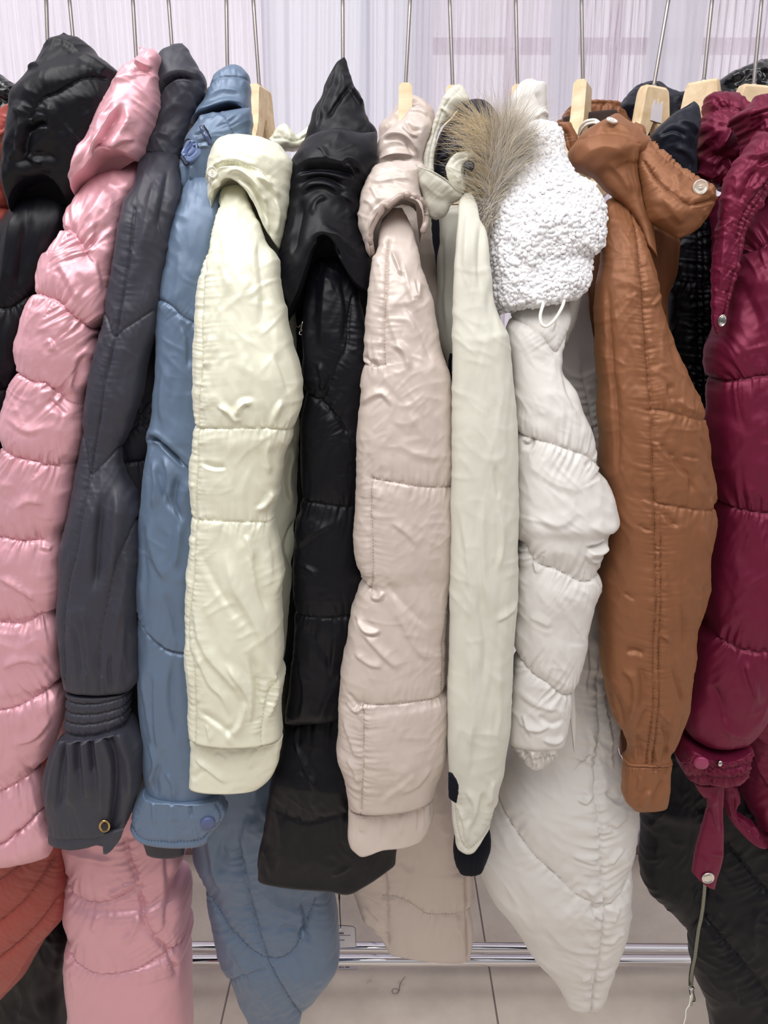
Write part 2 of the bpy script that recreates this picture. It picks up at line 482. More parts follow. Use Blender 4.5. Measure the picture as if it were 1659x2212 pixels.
def floor_mat():
    m, N, Lk, b = new_mat('stone_tile')
    tc = N.new('ShaderNodeTexCoord')
    n = N.new('ShaderNodeTexNoise'); n.inputs['Scale'].default_value = 3.2; n.inputs['Detail'].default_value = 8; n.inputs['Roughness'].default_value = .62
    r = N.new('ShaderNodeValToRGB')
    r.color_ramp.elements[0].position = .32; r.color_ramp.elements[0].color = srgb((202, 189, 174))
    r.color_ramp.elements[1].position = .68; r.color_ramp.elements[1].color = srgb((238, 227, 210))
    Lk.new(tc.outputs['Object'], n.inputs['Vector']); Lk.new(n.outputs['Fac'], r.inputs[0])
    n2 = N.new('ShaderNodeTexNoise'); n2.inputs['Scale'].default_value = 11; n2.inputs['Detail'].default_value = 9; n2.inputs['Roughness'].default_value = .7
    r2 = N.new('ShaderNodeValToRGB'); r2.color_ramp.elements[0].position = .62; r2.color_ramp.elements[1].position = .72
    r2.color_ramp.elements[0].color = (0, 0, 0, 1); r2.color_ramp.elements[1].color = (.5, .5, .5, 1)
    Lk.new(tc.outputs['Object'], n2.inputs['Vector']); Lk.new(n2.outputs['Fac'], r2.inputs[0])
    mx = N.new('ShaderNodeMix'); mx.data_type = 'RGBA'; mx.inputs['B'].default_value = srgb((150, 126, 116))
    Lk.new(r.outputs[0], mx.inputs['A']); Lk.new(r2.outputs[0], mx.inputs['Factor'])
    br = N.new('ShaderNodeTexBrick'); br.offset = 0; br.inputs['Scale'].default_value = 1
    br.inputs['Mortar Size'].default_value = .0022; br.inputs['Brick Width'].default_value = .6; br.inputs['Row Height'].default_value = 4.0
    br.inputs['Color1'].default_value = (0, 0, 0, 1); br.inputs['Color2'].default_value = (0, 0, 0, 1); br.inputs['Mortar'].default_value = (1, 1, 1, 1)
    mp = N.new('ShaderNodeMapping'); mp.inputs['Location'].default_value = (.353, 2.0, 0)
    Lk.new(tc.outputs['Object'], mp.inputs[0]); Lk.new(mp.outputs[0], br.inputs['Vector'])
    m2 = N.new('ShaderNodeMix'); m2.data_type = 'RGBA'; m2.inputs['B'].default_value = srgb((128, 114, 106))
    Lk.new(mx.outputs['Result'], m2.inputs['A']); Lk.new(br.outputs['Color'], m2.inputs['Factor'])
    Lk.new(m2.outputs['Result'], b.inputs['Base Color']); b.inputs['Roughness'].default_value = .42
    bp = N.new('ShaderNodeBump'); bp.inputs['Strength'].default_value = .15; bp.inputs['Distance'].default_value = .002
    Lk.new(n2.outputs['Fac'], bp.inputs['Height']); Lk.new(bp.outputs[0], b.inputs['Normal'])
    return m

def curtain_mat(name, col, clear):
    m, N, Lk, b = new_mat(name)
    N.remove(b); out = N['Material Output']
    d = N.new('ShaderNodeBsdfDiffuse'); t = N.new('ShaderNodeBsdfTranslucent'); tr = N.new('ShaderNodeBsdfTransparent')
    d.inputs['Color'].default_value = srgb(col); t.inputs['Color'].default_value = srgb(col)
    tr.inputs['Color'].default_value = (1, .985, .99, 1)
    a = N.new('ShaderNodeMixShader'); a.inputs[0].default_value = .6
    Lk.new(d.outputs[0], a.inputs[1]); Lk.new(t.outputs[0], a.inputs[2])
    lw = N.new('ShaderNodeLayerWeight'); lw.inputs['Blend'].default_value = .35
    mr = N.new('ShaderNodeMapRange'); mr.inputs['To Min'].default_value = clear; mr.inputs['To Max'].default_value = clear * .1
    Lk.new(lw.outputs['Facing'], mr.inputs['Value'])
    c = N.new('ShaderNodeMixShader'); Lk.new(mr.outputs[0], c.inputs[0])
    Lk.new(a.outputs[0], c.inputs[1]); Lk.new(tr.outputs[0], c.inputs[2]); Lk.new(c.outputs[0], out.inputs['Surface'])
    return m
M['sheer'] = curtain_mat('sheer_voile', (238, 232, 240), .27)
M['dense'] = curtain_mat('dense_voile', (230, 229, 236), .05)
M['frame'] = plain('pink_window_frame', (244, 230, 233), .5)
M['wall'] = plain('white_wall', (216, 210, 214), .7)
M['kerb'] = plain('mauve_baseboard', (150, 118, 120), .45)
mg, Ng, Lg, bg_ = new_mat('window_glass')
bg_.inputs['Base Color'].default_value = (1, 1, 1, 1); bg_.inputs['Roughness'].default_value = 0
bg_.inputs['Transmission Weight'].default_value = 1; bg_.inputs['IOR'].default_value = 1.02
M['glass'] = mg

# ================================================================ setting
def struct(name, vf, mat, parent=None, smooth=False):
    o = mesh_object(name, vf[0], vf[1], mat, parent, smooth)
    if parent is None: o['kind'] = 'structure'
    return o
struct('floor', box(-3, 3, -2.5, 1.86, -.05, 0), floor_mat())
WALLY = 1.86
struct('wall_back', merge(box(-3, -1.5, WALLY, WALLY + .1, 0, 2.9), box(1.5, 3, WALLY, WALLY + .1, 0, 2.9),
                          box(-1.5, 1.5, WALLY, WALLY + .1, 2.6, 2.9), box(-1.5, 1.5, WALLY, WALLY + .1, 0, .12)), M['wall'])
struct('baseboard_back', box(-3, 3, WALLY - .012, WALLY, 0, .062), M['kerb'])
win = thing('window_1', (0, WALLY + .04, .12), 'x', 'x'); del win['label']; del win['category']; win['kind'] = 'structure'
fr = [box(-1.5, 1.5, WALLY + .02, WALLY + .07, z, z + t) for z, t in ((.12, .05), (1.0, .035), (2.55, .05))] + [box(.02, 1.5, WALLY + .02, WALLY + .07, 2.045, 2.065)]
for x in (-1.5, -1.12, .02, .27, .5, .66, .9, 1.15, 1.46):
    fr.append(box(x, x + .018, WALLY + .025, WALLY + .065, .12, 2.6))
struct('window_frame', merge(*fr), M['frame'], win)
struct('glass_pane', box(-1.5, 1.5, WALLY + .04, WALLY + .044, .12, 2.6), M['glass'], win)

def curtain(x0, x1, Yc, amp, period, mat, label, seed, lean=0.0, z0=.075, z1=2.55):
    nx = int((x1 - x0) / .0022); nz = 36
    xs = np.linspace(x0, x1, nx); zs = np.linspace(z0, z1, nz)
    X, Z = np.meshgrid(xs, zs)
    q = X / period + .25 * perlin(X * 6, Z * .7, seed) * 2 + lean * (Z - 1.5) / period
    y = np.sin(2 * PI * q) * amp * (.6 + .6 * perlin(X * 9, Z * .4 + 3, seed + 1)) + amp * 1.6 * perlin(X / period / 2.3 + lean * Z * 5, Z * .35, seed + 2)
    y += amp * .5 * np.sin(2 * PI * q * 2.7 + 2 * perlin(X * 12, Z * .6, seed + 4))
    XX = X + lean * (Z - 1.5)
    pos = np.stack([XX, Yc + y, Z], -1).reshape(-1, 3)
    i = np.arange(nz * nx).reshape(nz, nx)
    f = np.stack([i[:-1, :-1], i[:-1, 1:], i[1:, 1:], i[1:, :-1]], -1).reshape(-1, 4).tolist()
    o = mesh_object('curtain_panel', pos, f, mat)
    tag(o, label, 'curtain', 'white curtains over the window')
    return o
def wx(px, Y=1.75, py=100): return float(P(px, py, Y)[0])
curtain(-1.45, wx(590), 1.78, .009, .019, M['sheer'], 'sheer pleated white curtain at the left, behind the pink and charcoal coats', 3)
curtain(wx(880), wx(1240), 1.785, .010, .015, M['sheer'], 'sheer pleated white curtain behind the fur trimmed hood', 9)
curtain(wx(1230), wx(1440), 1.79, .010, .015, M['sheer'], 'sheer pleated white curtain strip behind the brown jacket hanger', 14, .02)
curtain(wx(1475), 1.45, 1.785, .010, .016, M['sheer'], 'sheer pleated white curtain at the far right, behind the maroon coat', 21, .02)
curtain(wx(565), wx(800), 1.755, .008, .05, M['dense'], 'smooth opaque white curtain behind the peaked black hood', 31)
curtain(wx(785), wx(935), 1.75, .006, .035, M['dense'], 'narrow opaque white curtain gather behind the taupe coat hanger', 37)
curtain(wx(1205), wx(1262), 1.74, .004, .04, M['dense'], 'pale grey curtain edge hanging left of the brown jacket hanger', 41, -.03)
curtain(wx(1380), wx(1500), 1.745, .004, .05, M['dense'], 'pale grey curtain fold behind the navy coat hanger', 47, .03)

# garment rack
rack = thing('garment_rack', (0, 1.3, 0), 'chrome garment rack with twin base rails running under the coats', 'clothes rack')
def bar(name, p0, p1, r, mat, seg=28):
    v, f = tube([p0, p1], r, seg); return mesh_object(name, v, f, mat, rack)
ra = P(829, 2046, 1.46); rb_ = P(829, 2074, 1.40)
bar('base_rail', (-1.25, float(ra[1]), float(ra[2]) + .004), (1.25, float(ra[1]), float(ra[2]) - .008), .0125, M['chrome'])
bar('base_rail', (-1.25, float(rb_[1]), float(rb_[2])), (1.25, float(rb_[1]), float(rb_[2])), .0125, M['chrome'])
zb = float(rb_[2])
BARZ = 1.955
bar('hanging_rail', (-1.25, 1.2, BARZ), (1.25, 1.2, BARZ), .0125, M['chrome'])
for x in (-1.26, 1.26):
    bar('upright', (x, 1.2, 0.02), (x, 1.2, BARZ + .02), .014, M['chrome'])
    bar('foot', (x, .9, .02), (x, 1.5, .02), .014, M['chrome'])
    v, f = tube([(x, 1.2, zb), (x, 1.48, zb)], .011, 16); mesh_object('base_bracket', v, f, M['chrome'], rack)

# ================================================================ hangers
def hanger(px, py, rot, label, span=.115, top_px=None, Y=1.2, sticker=False):
    """wooden hanger: py is where its wood ends at the top; rot 0 = broad side to the camera"""
    c = P1(px, py, Y)
    root = thing('coat_hanger', tuple(c), label, 'hanger', 'wooden hangers on the rail')
    Rm = Matrix.Rotation(math.radians(rot), 3, 'Z')
    def tr(vs): return [tuple(Vector(c) + Rm @ Vector(p)) for p in vs]
    xs = np.concatenate([np.linspace(-span, -.034, 16), np.linspace(-.032, .032, 49), np.linspace(.034, span, 16)])
    up = np.interp(abs(xs), [0, .0195, .0215, .023, .028, .05, .08, .115], [0, -.0005, -.003, -.012, -.046, -.082, -.112, -.138])
    lo = np.interp(abs(xs), [0, .003, .02, .05, .08, .115], [-.046, -.050, -.084, -.122, -.146, -.168])
    k = np.ones(3) / 3
    up2 = np.convolve(np.pad(up, 1, 'edge'), k, 'valid'); lo2 = np.convolve(np.pad(lo, 1, 'edge'), k, 'valid')
    th = np.interp(abs(xs), [0, .05, .19], [.0085, .010, .020])
    bow = -(abs(xs) ** 2) * .4
    vs, fs = [], []
    rr = .004
    for x, u, l, t, b in zip(xs, up2, lo2, th, bow):
        ring = [(-t, l + rr), (-t + rr, l), (t - rr, l), (t, l + rr), (t, u - rr), (t - rr, u), (-t + rr, u), (-t, u - rr)]
        vs += [(x, y + b, z) for y, z in ring]
    n = len(xs)
    for i in range(n - 1):
        for j in range(8):
            j2 = (j + 1) % 8
            fs.append((i * 8 + j, i * 8 + j2, (i + 1) * 8 + j2, (i + 1) * 8 + j))
    fs.append(tuple(range(8))[::-1]); fs.append(tuple(range((n - 1) * 8, n * 8)))
    mesh_object('wooden_arms', tr(vs), fs, M['wood'], root, smooth=False)
    # hook: straight shank then a crook over the rail
    dx = 0.0
    z0 = c.z - .012; 
    top = P(top_px, 0, Y) if top_px is not None else None
    tilt = (float(top[0]) - c.x) / (float(top[2]) - c.z) if top is not None else 0
    x_at = lambda z: c.x + tilt * (z - c.z)
    zc = BARZ + .0125 - .018
    p = [(x_at(z), Y, z) for z in np.linspace(z0, BARZ - .035, 8)]
    xs_, r = x_at(BARZ - .035), .019
    # crook in the plane of the hanger's depth
    p.append((xs_, Y + .012, BARZ - .022))
    for a in np.linspace(-20, 200, 14):
        t = math.radians(a)
        p.append((xs_, Y + r * math.cos(t), BARZ - .004 + r * math.sin(t)))
    v, f = tube(smooth_path(p, 4), .0026, 10)
    mesh_object('hook', v, f, M['metal'], root)
    v, f = lathe([(.0045, -.003), (.0045, .001), (.003, .003)], (c.x, Y, c.z - .0005), (0, 0, 1), 16)
    mesh_object('ferrule', v, f, M['metal'], root)
    if sticker:
        w, h = .0105, .016
        v = [(x, -.0102 - (abs(x) ** 2) * .4, z) for x, z in ((-w, -.046), (w, -.048), (w, -.02), (w * .3, -.026), (w * .1, -.017), (-w * .2, -.027), (-w * .5, -.019), (-w, -.03))]
        vv = v + [(x, y + .0008, z) for x, y, z in v]; m_ = len(v)
        ff = [tuple(range(m_)), tuple(range(m_, 2 * m_))[::-1]] + [(i, (i + 1) % m_, m_ + (i + 1) % m_, m_ + i) for i in range(m_)]
        mesh_object('sticker_residue', tr(vv), ff, M['paper'], root, smooth=False)
    return root
hanger(106, 190, 84, 'hanger inside the left black hood, its wire the leftmost', top_px=100)
hanger(168, 190, 84, 'hanger whose wire rises second from the left, behind the black hood peak', top_px=150)
hanger(298, 190, 84, 'hanger inside the pink coat, wire beside the pink hood tip', top_px=287)
hanger(378, 190, 84, 'hanger inside the charcoal coat, wire above its folded collar', top_px=364)
hanger(492, 190, 84, 'hanger inside the dusty blue coat, wire above its collar', top_px=489)
hanger(560, 187, 74, 'pale wooden hanger rising from the cream jacket collar', top_px=547)
hanger(741, 190, 88, 'hanger inside the black peaked hood, wire from its tip', top_px=740)
hanger(876, 185, 88, 'pale wooden hanger seen end on in the taupe hood', top_px=886)
hanger(978, 190, 84, 'hanger inside the ivory parka, wood barely showing at the hood rim', top_px=971)
hanger(1118, 188, 84, 'hanger inside the off-white coat with the fleecy collar', top_px=1114)
hanger(1259, 177, 66, 'pale wooden hanger standing in the open brown collar', top_px=1256)
hanger(1412, 187, 28, 'pale wooden hanger with white sticker residue in the navy coat', top_px=1444, sticker=True)
hanger(1520, 175, -38, 'pale wooden hanger between the navy and maroon coats', top_px=1538)
hanger(1628, 184, 14, 'pale wooden hanger at the right edge behind the maroon collar', top_px=1645)

# ================================================================ garments
def snap(key, parent, px, py, rpx, mat, ring=None, name='snap_button', hole=False, lift=.001, squash=1.0, label=None):
    p, n = on(key, px, py, lift)
    m = float(np.linalg.norm(np.array(p) - CAM)) / FPX
    r = rpx * m
    v, f = lathe([(r * .99, -.002), (r, .0005), (r * .94, .0022), (r * .6, .003), (r * .1, .003)], p, n, 28, squash)
    o = mesh_object(name, v, f, mat, parent); sub_origin(o, parent)
    if label: o['label'] = label
    if ring is not None:
        v, f = lathe([(r * 1.0, -.001), (r * 1.16, 0), (r * 1.16, .0022), (r * 1.0, .0032), (r * .94, .0026)], p, n, 28, squash)
        q = mesh_object('rim', v, f, ring, o)
    return o, p, n
def cloth(name, px, py, label, cat='coat', Y=1.2):
    return thing(name, tuple(P1(px, py, Y)), label, cat)

# ---- 1 quilted glossy black jacket at the far left edge
c = cloth('quilted_jacket', -30, 1900, 'glossy black finely quilted jacket at the far left edge', 'jacket')
piece('collar', c, M['gloss'], 1.22, '-60,150 -70,230 -80,400', '-10,150 34,178 44,186 40,230 30,400', D=.05, rt=30, puff=5, pw=14, pucker=2,
      seams=['-60,176 0,174 44,190', '-60,208 0,206 44,226', '-60,236 0,236 44,256'], wr=[(3, 16, 16, 0, 2, 'ridge')])
piece('body', c, M['gloss'], 1.25, '-110,300 -160,1200 -160,1900', '20,300 -10,1200 -20,1900', D=.06)
# ---- 2 rust coat
c = cloth('quilted_coat', -40, 2180, 'rust red quilted coat at the far left with a low diagonal hem')
piece('collar', c, M['rust'], 1.06, '-40,250 -50,300 -60,320', '34,215 37,250 22,284 -2,300', T='-40,250 0,246 34,215', D=.03, rt=8,
      seams=[dict(p='-10,292 18,276 32,250', w=8, puff=0, pk=1)], wr=[(2, 20, 20, 0, 5)], tilt=-.04)
piece('body', c, M['rust'], 1.13, '-120,290 -150,800 -170,1400 -160,1824 -130,2100 -120,2240', '14,290 22,400 26,470 6,560 0,900 60,1400 140,1700 150,1824 156,1902 155,2010 132,2042 111,2067 68,2135 41,2158 0,2188 -60,2225 ',
      D=.07, puff=9, pw=30, pucker=2.4, lam=10, mode='s',
      seams=['-60,1935 0,1917 34,1898 80,1868 140,1800', '-60,2026 0,2006 51,1976 95,1939 145,1870', '-60,2110 0,2091 51,2057 101,2017 150,1962',
             '-60,352 0,346 20,345', '-60,452 0,447 24,446'], folds=[('-20,2180 40,2140 100,2062 152,2006', 2.5, 5)], wr=[(3, 18, 40, 20, 4)])
# ---- 3 black puffer with big hood
c = cloth('hooded_puffer_coat', 60, 2212, 'black puffer coat with a big rounded hood, left of the pink coat')
piece('body', c, M['black'], [(0, 1.17), (.7, 1.2), (1, 1.22)], '40,400 0,900 -40,1500 -60,2000 -60,2260', '150,400 140,900 120,1500 162,2054 158,2090 149,2125 138,2158 140,2212 140,2260', D=.09,
      folds=[('60,2060 80,2150 70,2212', 5, 9), ('110,2080 100,2140 118,2212', 4, 8)], wr=[(5, 40, 120, 8, 3), (3, 30, 80, -20, 6, 'ridge')])
piece('sleeve', c, M['black'], 1.03, '70,352 44,420 6,480 -22,560 -60,660 -110,800 -160,1000 -200,1300 -220,1700', '120,350 148,400 152,470 120,560 90,650 60,760 30,900 16,1000 0,1300 -40,1700', D=.055,
      puff=10, pw=70, pucker=3, key='s3', rt=60, seams=['-40,640 0,655 40,668 90,640', '-40,840 0,850 40,846'],
      folds=[('60,440 40,560 30,640', 6, 22), ('84,440 72,540 60,640', -5, 14)], wr=[(4, 30, 110, 12, 8)])
piece('hood', c, M['black'], 1.02, '137,69 108,86 89,118 64,155 37,199 30,236 22,304 17,405 34,466', '137,69 182,81 209,105 236,125 264,150 262,230 240,300 200,380 150,440',
      B='34,466 40,440 62,406 100,388 130,398 150,440', D=.085, rt=70, rb=14, mode='s', puff=9, pw=60, pucker=1.6, key='h3',
      seams=[dict(p='250,163 230,164 205,172 182,189 158,205 135,213 122,224 112,240 104,258', w=46, g=2.5, st=0)],
      folds=[('104,258 98,290 88,330 92,350', -8, 12), ('62,244 72,236 84,246 80,290 74,330', 7, 8), ('96,294 120,276 142,274', -8, 7), ('84,338 104,352 126,352', 6, 8),
             ('142,226 148,262 144,300', 6, 9), ('80,150 96,142 120,146', 4, 6), ('56,350 90,352 130,340 160,350', -7, 20), ('190,120 226,134 256,150', 4, 8), ('100,100 150,92 200,120', 3, 9)],
      wr=[(4, 60, 60, 30, 6), (2.6, 44, 44, 10, 9, 'ridge')])
# ---- 4 pink puffer
c = cloth('puffer_coat', 280, 2212, 'shiny pink puffer coat with a raised hood and deep quilted rings')
piece('body', c, M['pink'], [(0, 1.17), (.8, 1.16), (1, 1.16)], '190,420 120,560 100,1500 149,1780 149,1841 154,1882 155,1956 154,2017 161,2054 158,2091 158,2158 164,2212 168,2290',
      '310,420 330,900 350,1500 394,1780 397,1824 393,1851 402,1902 391,1952 405,1969 411,2006 415,2074 420,2087 410,2125 414,2192 414,2290', D=.10, ratio=1, puff=12, pw=60, pucker=4, lam=15, plen=34,
      seams=['150,1900 182,1932 216,1942 257,1942 294,1932 331,1912 340,1908', '155,2048 189,2077 236,2091 290,2091 338,2081 392,2067 420,2080',
             dict(p='309,1800 317,1855 329,1885 338,1942 348,1986 368,2027 388,2060 398,2091 402,2125', w=22, pk=4, st=0),
             '150,1700 240,1720 330,1700 390,1690'],
      folds=[('165,1836 190,1842 240,1838 290,1850', 6, 8), ('338,1960 320,2000 300,2020', 6, 8), ('250,1960 240,2000', 4, 7), ('330,1895 300,1905 270,1920', 5, 8), ('372,1760 386,1900 384,2040', -6, 10), ('190,2100 200,2140', 3, 6)],
      wr=[(4, 40, 60, 20, 4)], res=3)
piece('sleeve', c, M['pink'], .985, '240,352 205,372 168,422 149,449 132,483 108,537 96,550 72,634 58,680 40,739 36,800 22,860 9,921 4,985 -4,1030 -12,1162 -24,1210 -26,1343 -38,1400 -40,1537 -40,1600 -44,1714 -50,1800 -60,1880',
      '312,344 300,388 280,422 262,480 252,535 246,575 240,640 230,690 218,716 212,770 200,830 190,850 184,874 184,900 186,925 182,965 172,1000 166,1016 164,1040 163,1070 152,1130 140,1165 142,1200 142,1290 136,1325 132,1338 136,1360 138,1390 134,1440 142,1484 138,1500 147,1530 128,1600 112,1650 96,1682 100,1720 108,1767 114,1800 124,1830 108,1860 64,1853 34,1862',
      D=.066, puff=13, pw=64, pucker=4.6, lam=15, plen=46, rt=40, rb=30, key='s4', mode='y',
      seams=['100,490 128,488 149,490 169,496 186,513 199,530 210,548', '60,629 81,629 101,631 122,639 149,648 165,665 179,680 196,695 216,715 226,722',
             '20,797 39,800 68,812 101,825 125,827 138,842 162,861', '-20,965 7,970 27,975 51,985 81,992 111,999 125,1006 150,1010',
             '-40,1160 0,1162 34,1162 68,1167 115,1168', '-40,1342 0,1343 34,1345 68,1345 95,1340 115,1333', '-50,1545 0,1537 34,1530 68,1522 101,1508 145,1495',
             '-50,1725 0,1714 27,1706 61,1692 98,1681', dict(p='-30,1835 0,1827 34,1817 68,1794 106,1767', w=16, pk=2)],
      folds=[('230,560 236,600 240,640', -4, 8), ('150,560 180,620 196,660', 5, 10), ('166,900 150,880 130,860', -5, 7), ('146,760 140,740 132,730', 5, 7), ('205,760 190,800 180,850', -6, 10),
             ('230,480 220,520 205,530', -5, 12), ('110,1180 130,1190', 4, 6), ('60,1100 90,1080 130,1090', 3, 9), ('20,1240 60,1260 110,1300', 4, 8), ('30,1440 80,1420 120,1440', 4, 9), ('60,1600 100,1590 130,1550', 4, 9),
             ('40,900 90,930 130,920', 3, 10), ('250,400 230,440 200,480', 4, 14), ('64,1853 60,1810 70,1780', -5, 7)],
      wr=[(4.5, 42, 60, 25, 12), (2.5, 46, 46, -15, 3, 'ridge')])
piece('hood', c, M['pink'], 1.0, '300,98 292,128 262,145 248,170 222,216 203,263 192,290 176,331 155,381 160,402 166,424', '300,98 322,107 333,104 344,119 340,142 340,203 334,236 324,270 312,297 303,324 298,346',
      B='166,424 178,400 203,378 223,350 240,337 267,333 298,346', D=.065, rt=14, rb=14, mode='s', key='h4',
      folds=[('283,223 270,250 250,287 236,318 223,350', -13, 9), ('274,226 256,262 236,300 214,336', 6, 8), ('290,228 292,260 270,296 246,328', 6, 9), ('300,130 316,140 336,148', 6, 7), ('296,160 320,152 338,156', -4, 6),
             ('260,180 284,168 310,170', 4, 14), ('200,300 188,340 172,390', 5, 8), ('222,290 208,330 184,370', -4, 7), ('250,320 280,304 305,296', 6, 8), ('296,120 300,108 304,100', -4, 4)],
      wr=[(4, 34, 60, 25, 15), (3, 40, 30, 20, 3, 'ridge')])
# ---- 5 charcoal coat
c = cloth('long_coat', 330, 1852, 'charcoal coat with a folded collar and flared smocked cuff')
piece('body', c, M['charcoal'], 1.06, '310,360 232,700 200,1000 196,1300 220,1500 270,1700 320,1852', '400,330 390,560 370,700 366,850 360,930 350,1000 340,1200 336,1500 340,1700 397,1800 398,1854', D=.05, puff=8, pw=50, pucker=2.5,
      seams=['262,712 300,700 340,676', '246,1002 304,999 330,996', '300,870 330,920', '250,950 300,930 340,874'], wr=[(4, 40, 90, 10, 4)])
piece('sleeve', c, M['charcoal'], .975, '318,322 302,350 290,392 270,435 260,479 253,527 246,567 240,617 230,670 224,702 214,735 203,780 192,837 184,888 181,938 176,972 169,1023 162,1063 152,1117 142,1167 135,1211 132,1289 130,1336 133,1387 137,1451 147,1498',
      '388,326 386,420 376,480 366,540 352,620 341,700 320,770 306,850 280,930 262,1000 300,1100 305,1150 300,1269 301,1336 303,1421 304,1480 284,1499', D=.058, puff=4, pw=34, pucker=.9, lam=12, plen=16, rt=16, rb=12, key='s5', mode='y',
      seams=[dict(p='304,450 294,550 284,617 267,712 257,759 243,820 233,888 216,972 209,1023 199,1090 189,1184 172,1252 160,1336 162,1471', w=14),
             dict(p='222,668 233,678 250,705 260,726 284,709 311,692 340,672', w=40), dict(p='182,930 199,975 209,1023 230,1006 290,945', w=20, k=.7),
             dict(p='305,1130 300,1144 273,1211 250,1316 236,1404 236,1485', w=24)],
      folds=[('350,380 330,470 318,560', 5, 16), ('372,360 362,430 350,500', -5, 9), ('240,1060 234,1160 228,1280', -12, 14), ('262,1040 268,1140 256,1260', 6, 12), ('200,1300 214,1380 222,1470', 5, 7), ('180,1330 190,1400 196,1480', -4, 6),
             ('290,1160 280,1280 262,1400', 6, 12), ('150,1380 156,1440 162,1490', 4, 6), ('260,1400 256,1450 262,1492', -5, 5), ('284,1340 276,1420 272,1490', 4, 6), ('210,1440 206,1492', 4, 4), ('240,1450 244,1494', 4, 4)],
      wr=[(4, 30, 90, 14, 8), (2.5, 30, 60, -25, 5, 'ridge')])
cu = piece('smocked_cuff', c, M['charcoal'], .975, '147,1494 149,1520 148,1545 145,1570 145,1597', '284,1494 283,1520 281,1545 279,1570 277,1577', B='145,1597 182,1598 236,1588 277,1577', D=.038, rt=4, rb=4, puff=5, pw=12, pucker=2.6, lam=5, plen=10, mode='s', res=2,
      seams=['140,1516 200,1519 284,1512', '140,1541 200,1541 284,1534', '140,1562 200,1562 284,1553', '140,1584 200,1584 284,1570'])
piece('flared_hem', c, M['charcoal'], .965, '146,1592 136,1606 124,1620 110,1647 101,1679 98,1706 101,1747 110,1787 110,1822', '277,1574 292,1588 304,1605 310,1627 309,1672 306,1709 295,1740 282,1780 262,1815',
      B='110,1822 149,1822 169,1823 203,1818 223,1814 240,1820 262,1815', D=.03, rt=5, rb=2, mode='s', key='f5', res=2.6,
      seams=[dict(p='106,1808 150,1808 200,1804 260,1800', w=7, pk=1)],
      folds=[('166,1600 172,1660 166,1740', 9, 11, 1), ('196,1598 200,1650 206,1720', 9, 9, 1), ('182,1600 186,1670', -8, 7, 1), ('224,1592 232,1650 236,1760', 8, 10, 1), ('212,1594 218,1670', -8, 6, 1), ('246,1588 262,1640 262,1720 250,1800', -14, 10, 3), ('266,1584 286,1640 290,1730', 10, 10, 1), ('150,1604 130,1670 118,1760', 7, 11, 1), ('158,1604 146,1690 140,1760', -6, 7, 1)],
      wr=[(3, 30, 80, 5, 3), (2, 30, 50, 30, 4, 'ridge')])
piece('strap_end', c, M['charcoal'], .94, '222,1800 223,1846', '268,1790 262,1812 246,1834 230,1847', D=.004, rt=2, rb=2, mode='s', wr=[(2, 20, 20, 0, 2)])
piece('collar', c, M['charcoal'], 1.03, '393,92 372,100 353,108 343,125 339,152 338,203 330,245 322,275 306,306 303,345', '393,92 405,111 425,145 441,168 442,192 434,220 418,255 405,290 397,330 390,356',
      B='303,345 324,336 348,339 368,349 390,356', D=[(0, .075), (.5, .065), (1, .04)], rt=10, rb=4, mode='s', res=2.6,
      steps=[('337,226 351,203 365,182 385,169 405,165 440,170', 8, 60)],
      folds=[('337,228 352,206 366,186 386,173 406,169 440,175', -8, 5), ('350,270 370,240 400,220', 3, 14), ('330,310 350,290 380,300', 3, 10), ('412,190 430,210 430,240', -3, 8)], wr=[(3, 30, 40, 20, 8), (2, 24, 30, 20, 8, 'ridge')])
snap('f5', c, 242, 1777, 12, M['enamel'], M['gold'], squash=.75, label='dark snap button with a gold rim')
# ---- 6 dusty blue coat
c = cloth('puffer_coat', 600, 2225, 'dusty blue coat with stitched chest emblem and snap cuff strap')
piece('body', c, M['blue'], [(0, 1.15), (.6, 1.16), (1, 1.2)], '428,360 370,600 350,1000 330,1500 380,1700 415,1824 422,1841 424,1888 439,1925 451,1956 456,2006 466,2050 479,2104 503,2145 516,2179 533,2212 552,2240',
      '520,360 560,700 610,1200 640,1600 690,1800 709,1919 712,1956 722,1996 729,2040 731,2084 734,2118 715,2152 685,2182 661,2206 640,2250', D=.09, puff=10, pw=60, pucker=3.5, lam=16, plen=30, key='b6',
      seams=[dict(p='536,1820 548,1880 564,1963 580,2017 594,2067 618,2114 641,2165 660,2210', w=34),
             dict(p='430,1930 456,1946 489,1976 520,2013 550,2036 590,2059 620,2060 641,2050 661,2023 676,1990 690,1950', w=50), dict(p='500,2135 540,2100 594,2080', w=30, k=.5, st=0)],
      folds=[('560,1740 545,1800 550,1860', 7, 12), ('530,1760 500,1820 490,1900', -6, 12), ('590,1930 640,1960 680,1980', 5, 9), ('600,1990 650,2000 690,2040', -5, 9), ('640,1920 660,1900', 5, 8), ('470,1760 480,1850 500,1930', 6, 14), ('520,2040 560,2110 600,2180', 4, 10), ('660,1940 670,1990 655,2030', -6, 9)],
      wr=[(4, 40, 70, -20, 4), (3, 40, 40, 30, 5, 'ridge')])
